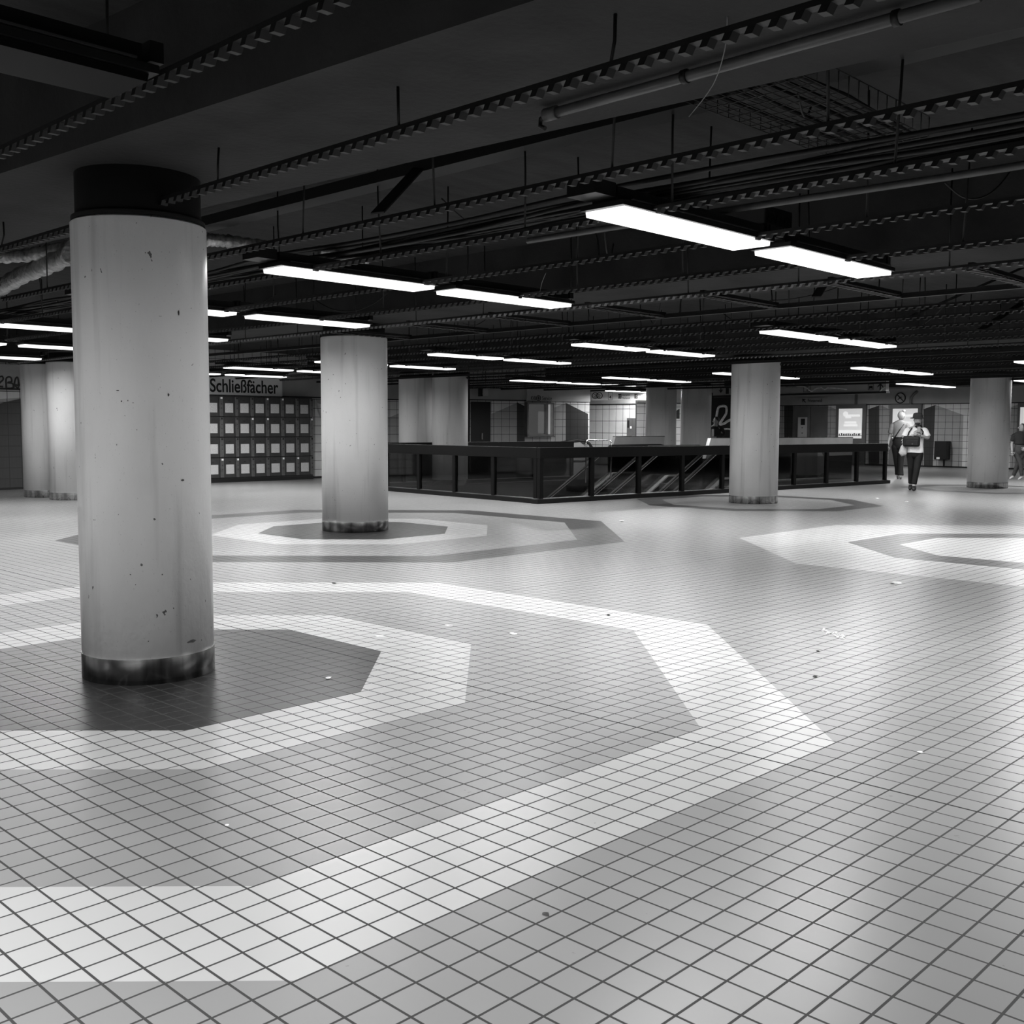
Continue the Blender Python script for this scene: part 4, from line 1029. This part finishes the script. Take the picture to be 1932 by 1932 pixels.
garment_top(e, J1, 'white_shirt', 'shirt_white', .87, wd=1.08); garment_trousers(e, J1, 'trouser', 1.0, .056)
MB().lathe([(.16, 1.655), (.165, 1.66), (.155, 1.672), (.11, 1.68), (.103, 1.74), (.09, 1.775), (.05, 1.79)], 28, cx=hc.x, cy=hc.y+.005).build('hat', M['felt'], e)
bb = MB(); bb.ball(hc+Vector((0, -.035, -.085)), .056, n=14, k=8, rz=.036, ry=.05); bb.build('beard', M['hair_dark'], e)
MB().tube([hc+Vector((-.05, .02, -.13)), hc+Vector((0, -.07, -.16)), hc+Vector((.06, .0, -.14)), hc+Vector((.1, .03, -.15))], [.02, .028, .026, .015], 8).build('scarf', M['bag'], e)
shoe(e, J1['anL'][0], J1['toeL'][0], 'shoe'); shoe(e, (0, -.12, .1), (.0, -.27, .045), 'shoe', .055)
def carried(name, label, cat, base, build_fn):
    k = empty(name, base.location.copy(), base.rotation_euler.z, label, cat); k.scale = base.scale; build_fn(k); return k
def f_bag(k):
    bevel(MB().box(-.27, -.27, 1.01, .1, -.15, 1.25).build('bag_body', M['bag'], k), .045, 3)
    bevel(MB().box(-.22, -.295, 1.04, .06, -.26, 1.16).build('front_pocket', M['bag'], k), .012, 2)
    MB().tube([(.12, -.17, 1.22), (.16, -.13, 1.35), (.08, -.12, 1.45), (-.02, -.13, 1.48)], .016, 6).build('strap', M['bag'], k)
    MB().tube([(-.17, -.17, 1.23), (-.15, -.15, 1.33), (-.08, -.14, 1.44)], .016, 6).build('strap', M['bag'], k)
    MB().box(-.08, -.3, 1.06, -.05, -.294, 1.09).build('badge', M['strip'], k)
carried('shoulder_bag', 'black bag worn across the front of the person with the hat', 'bag', e, f_bag)
def f_phone(k):
    bevel(MB().box(.03, -.345, 1.34, .1, -.335, 1.47).build('phone_body', M['frame_al'], k), .003, 1)
carried('phone', 'small phone held up by the person with the hat', 'phone', e, f_phone)
def f_pl(k):
    b = MB(); b.tube([(-.2, -.08, 1.18), (-.215, -.08, 1.1), (-.24, -.08, 1.0), (-.26, -.08, .86), (-.25, -.08, .8)], [.01, .03, .075, .095, .05], 9); b.v = [(x+random.uniform(-.012, .012), y*1.0, z+random.uniform(-.01, .01)) for x, y, z in b.v]; b.build('sack', M['plastic'], k)
carried('plastic_bag', 'white plastic bag hanging from the arm of the person with the hat', 'bag', e, f_pl)
# --- second person seen from behind
D2 = at_z(1694, 904, 0); S2 = 1.13
J2 = dict(xhem=((0, 0, 1.08), (.13, .1)), xwaist=((0, 0, 1.06), .1), pelvis=((.0, 0, .9), (.125, .1)), belly=((.0, 0, 1.06), (.115, .09)), chest=((0, 0, 1.27), (.14, .1)), neck=((.02, 0, 1.43), .045), head0=((.035, 0, 1.52), .06), head1=((.04, 0, 1.61), .065),
  shL=((-.16, 0, 1.34), .052), elL=((-.22, .02, 1.06), .038), wrL=((-.27, -.04, .83), .026), shR=((.16, 0, 1.34), .052), elR=((.2, -.08, 1.08), .038), wrR=((.14, -.22, .98), .026),
  hipL=((-.085, 0, .83), .085), knL=((-.05, .08, .48), .06), anL=((-.0, .16, .12), .038), toeL=((.0, .24, .05), .032), hipR=((.08, 0, .83), .085), knR=((.055, -.04, .47), .06), anR=((.06, -.1, .1), .038), toeR=((.065, .0, .045), .032))
e, hc, hf = person(D2, math.atan2(-D2.x, D2.y), S2, 'person in grey top and black trousers walking away, left of the one with the hat', J2,
  [], dict(face=(.5, .85, 0)))
garment_top(e, J2, 'grey_top', 'shirt_grey', 1.05, .7); garment_trousers(e, J2, 'trouser', 1.09, .075, end=1.0)
hb = MB(); hb.ball(hc+Vector((-.008, -.012, .02)), .088, n=16, k=10, rz=.108, ry=.1); hb.ball(hc+Vector((.05, -.05, .12)), .04, n=10, k=8); hb.build('hair', M['hair_light'], e)
MB().tube([(.1, -.09, 1.37), (0, -.125, 1.22), (-.13, -.13, 1.0), (-.16, -.06, .95)], .013, 6).build('bag_strap', M['bag'], e)
shoe(e, J2['anL'][0], J2['toeL'][0], 'shoe_light', .038); shoe(e, J2['anR'][0], J2['toeR'][0], 'shoe_light', .038)
# --- third person half hidden behind right column
D3 = at_z(1921, 905, 0); S3 = .93
J3 = {k: v for k, v in J2.items()}
J3['anR'] = ((-.14, .12, .1), .038); J3['toeR'] = ((-.2, .08, .05), .032); J3['knR'] = ((-.02, .02, .48), .06)
J3['anL'] = ((.1, -.05, .1), .038); J3['toeL'] = ((.04, -.1, .045), .032); J3['knL'] = ((.05, -.06, .47), .06); J3['wrL'] = ((-.2, -.1, .85), .026)
e, hc, hf = person(D3, math.atan2(-D3.x, D3.y), S3, 'person with long dark hair and jeans half hidden behind the far right column', J3,
  [], dict(face=(-.9, -.3, 0)))
garment_top(e, J3, 'dark_top', 'jacket', 1.08, .6); garment_trousers(e, J3, 'jeans', 1.09, .055)
hb = MB(); hb.ball(hc+Vector((.02, .02, .015)), .092, n=16, k=10, rz=.115, ry=.095); hb.tube([hc+Vector((.03, .03, 0)), hc+Vector((.05, .04, -.15)), hc+Vector((.05, .05, -.3))], [.08, .075, .03], 10); hb.build('hair', M['hair_dark'], e)
shoe(e, J3['anL'][0], J3['toeL'][0], 'shoe_light', .038); shoe(e, J3['anR'][0], J3['toeR'][0], 'shoe_light', .038)
# --- fourth person: dark jacket beyond the twin columns
r = ray(1349, 782); k = 33.5; D4 = Vector((r.x*k, r.y*k, 0)); S4 = 1.0
J4 = {k: v for k, v in J1.items()}
J4['wrL'] = ((-.16, -.26, 1.1), .03); J4['wrR'] = ((.02, -.26, 1.1), .03)
e, hc, hf = person(D4, math.atan2(-D4.x, D4.y), 1.02, 'person in open dark jacket over white shirt beside the black sprayed wall', J4,
  [], dict(face=(-.9, -.4, -.2)))
garment_top(e, J4, 'jacket', 'jacket', .84, full=True, wd=1.08); garment_trousers(e, J4, 'trouser', 1.0, .056)
hb = MB(); hb.ball(hc+Vector((.02, .01, .035)), .086, n=14, k=10, rz=.095, ry=.098); hb.build('hair', M['hair_dark'], e)
bevel(MB().box(-.09, -.142, .95, -.02, -.12, 1.36).build('shirt_front', M['shirt_white'], e), .01, 1)
shoe(e, J4['anL'][0], J4['toeL'][0], 'shoe'); shoe(e, J4['anR'][0], J4['toeR'][0], 'shoe')
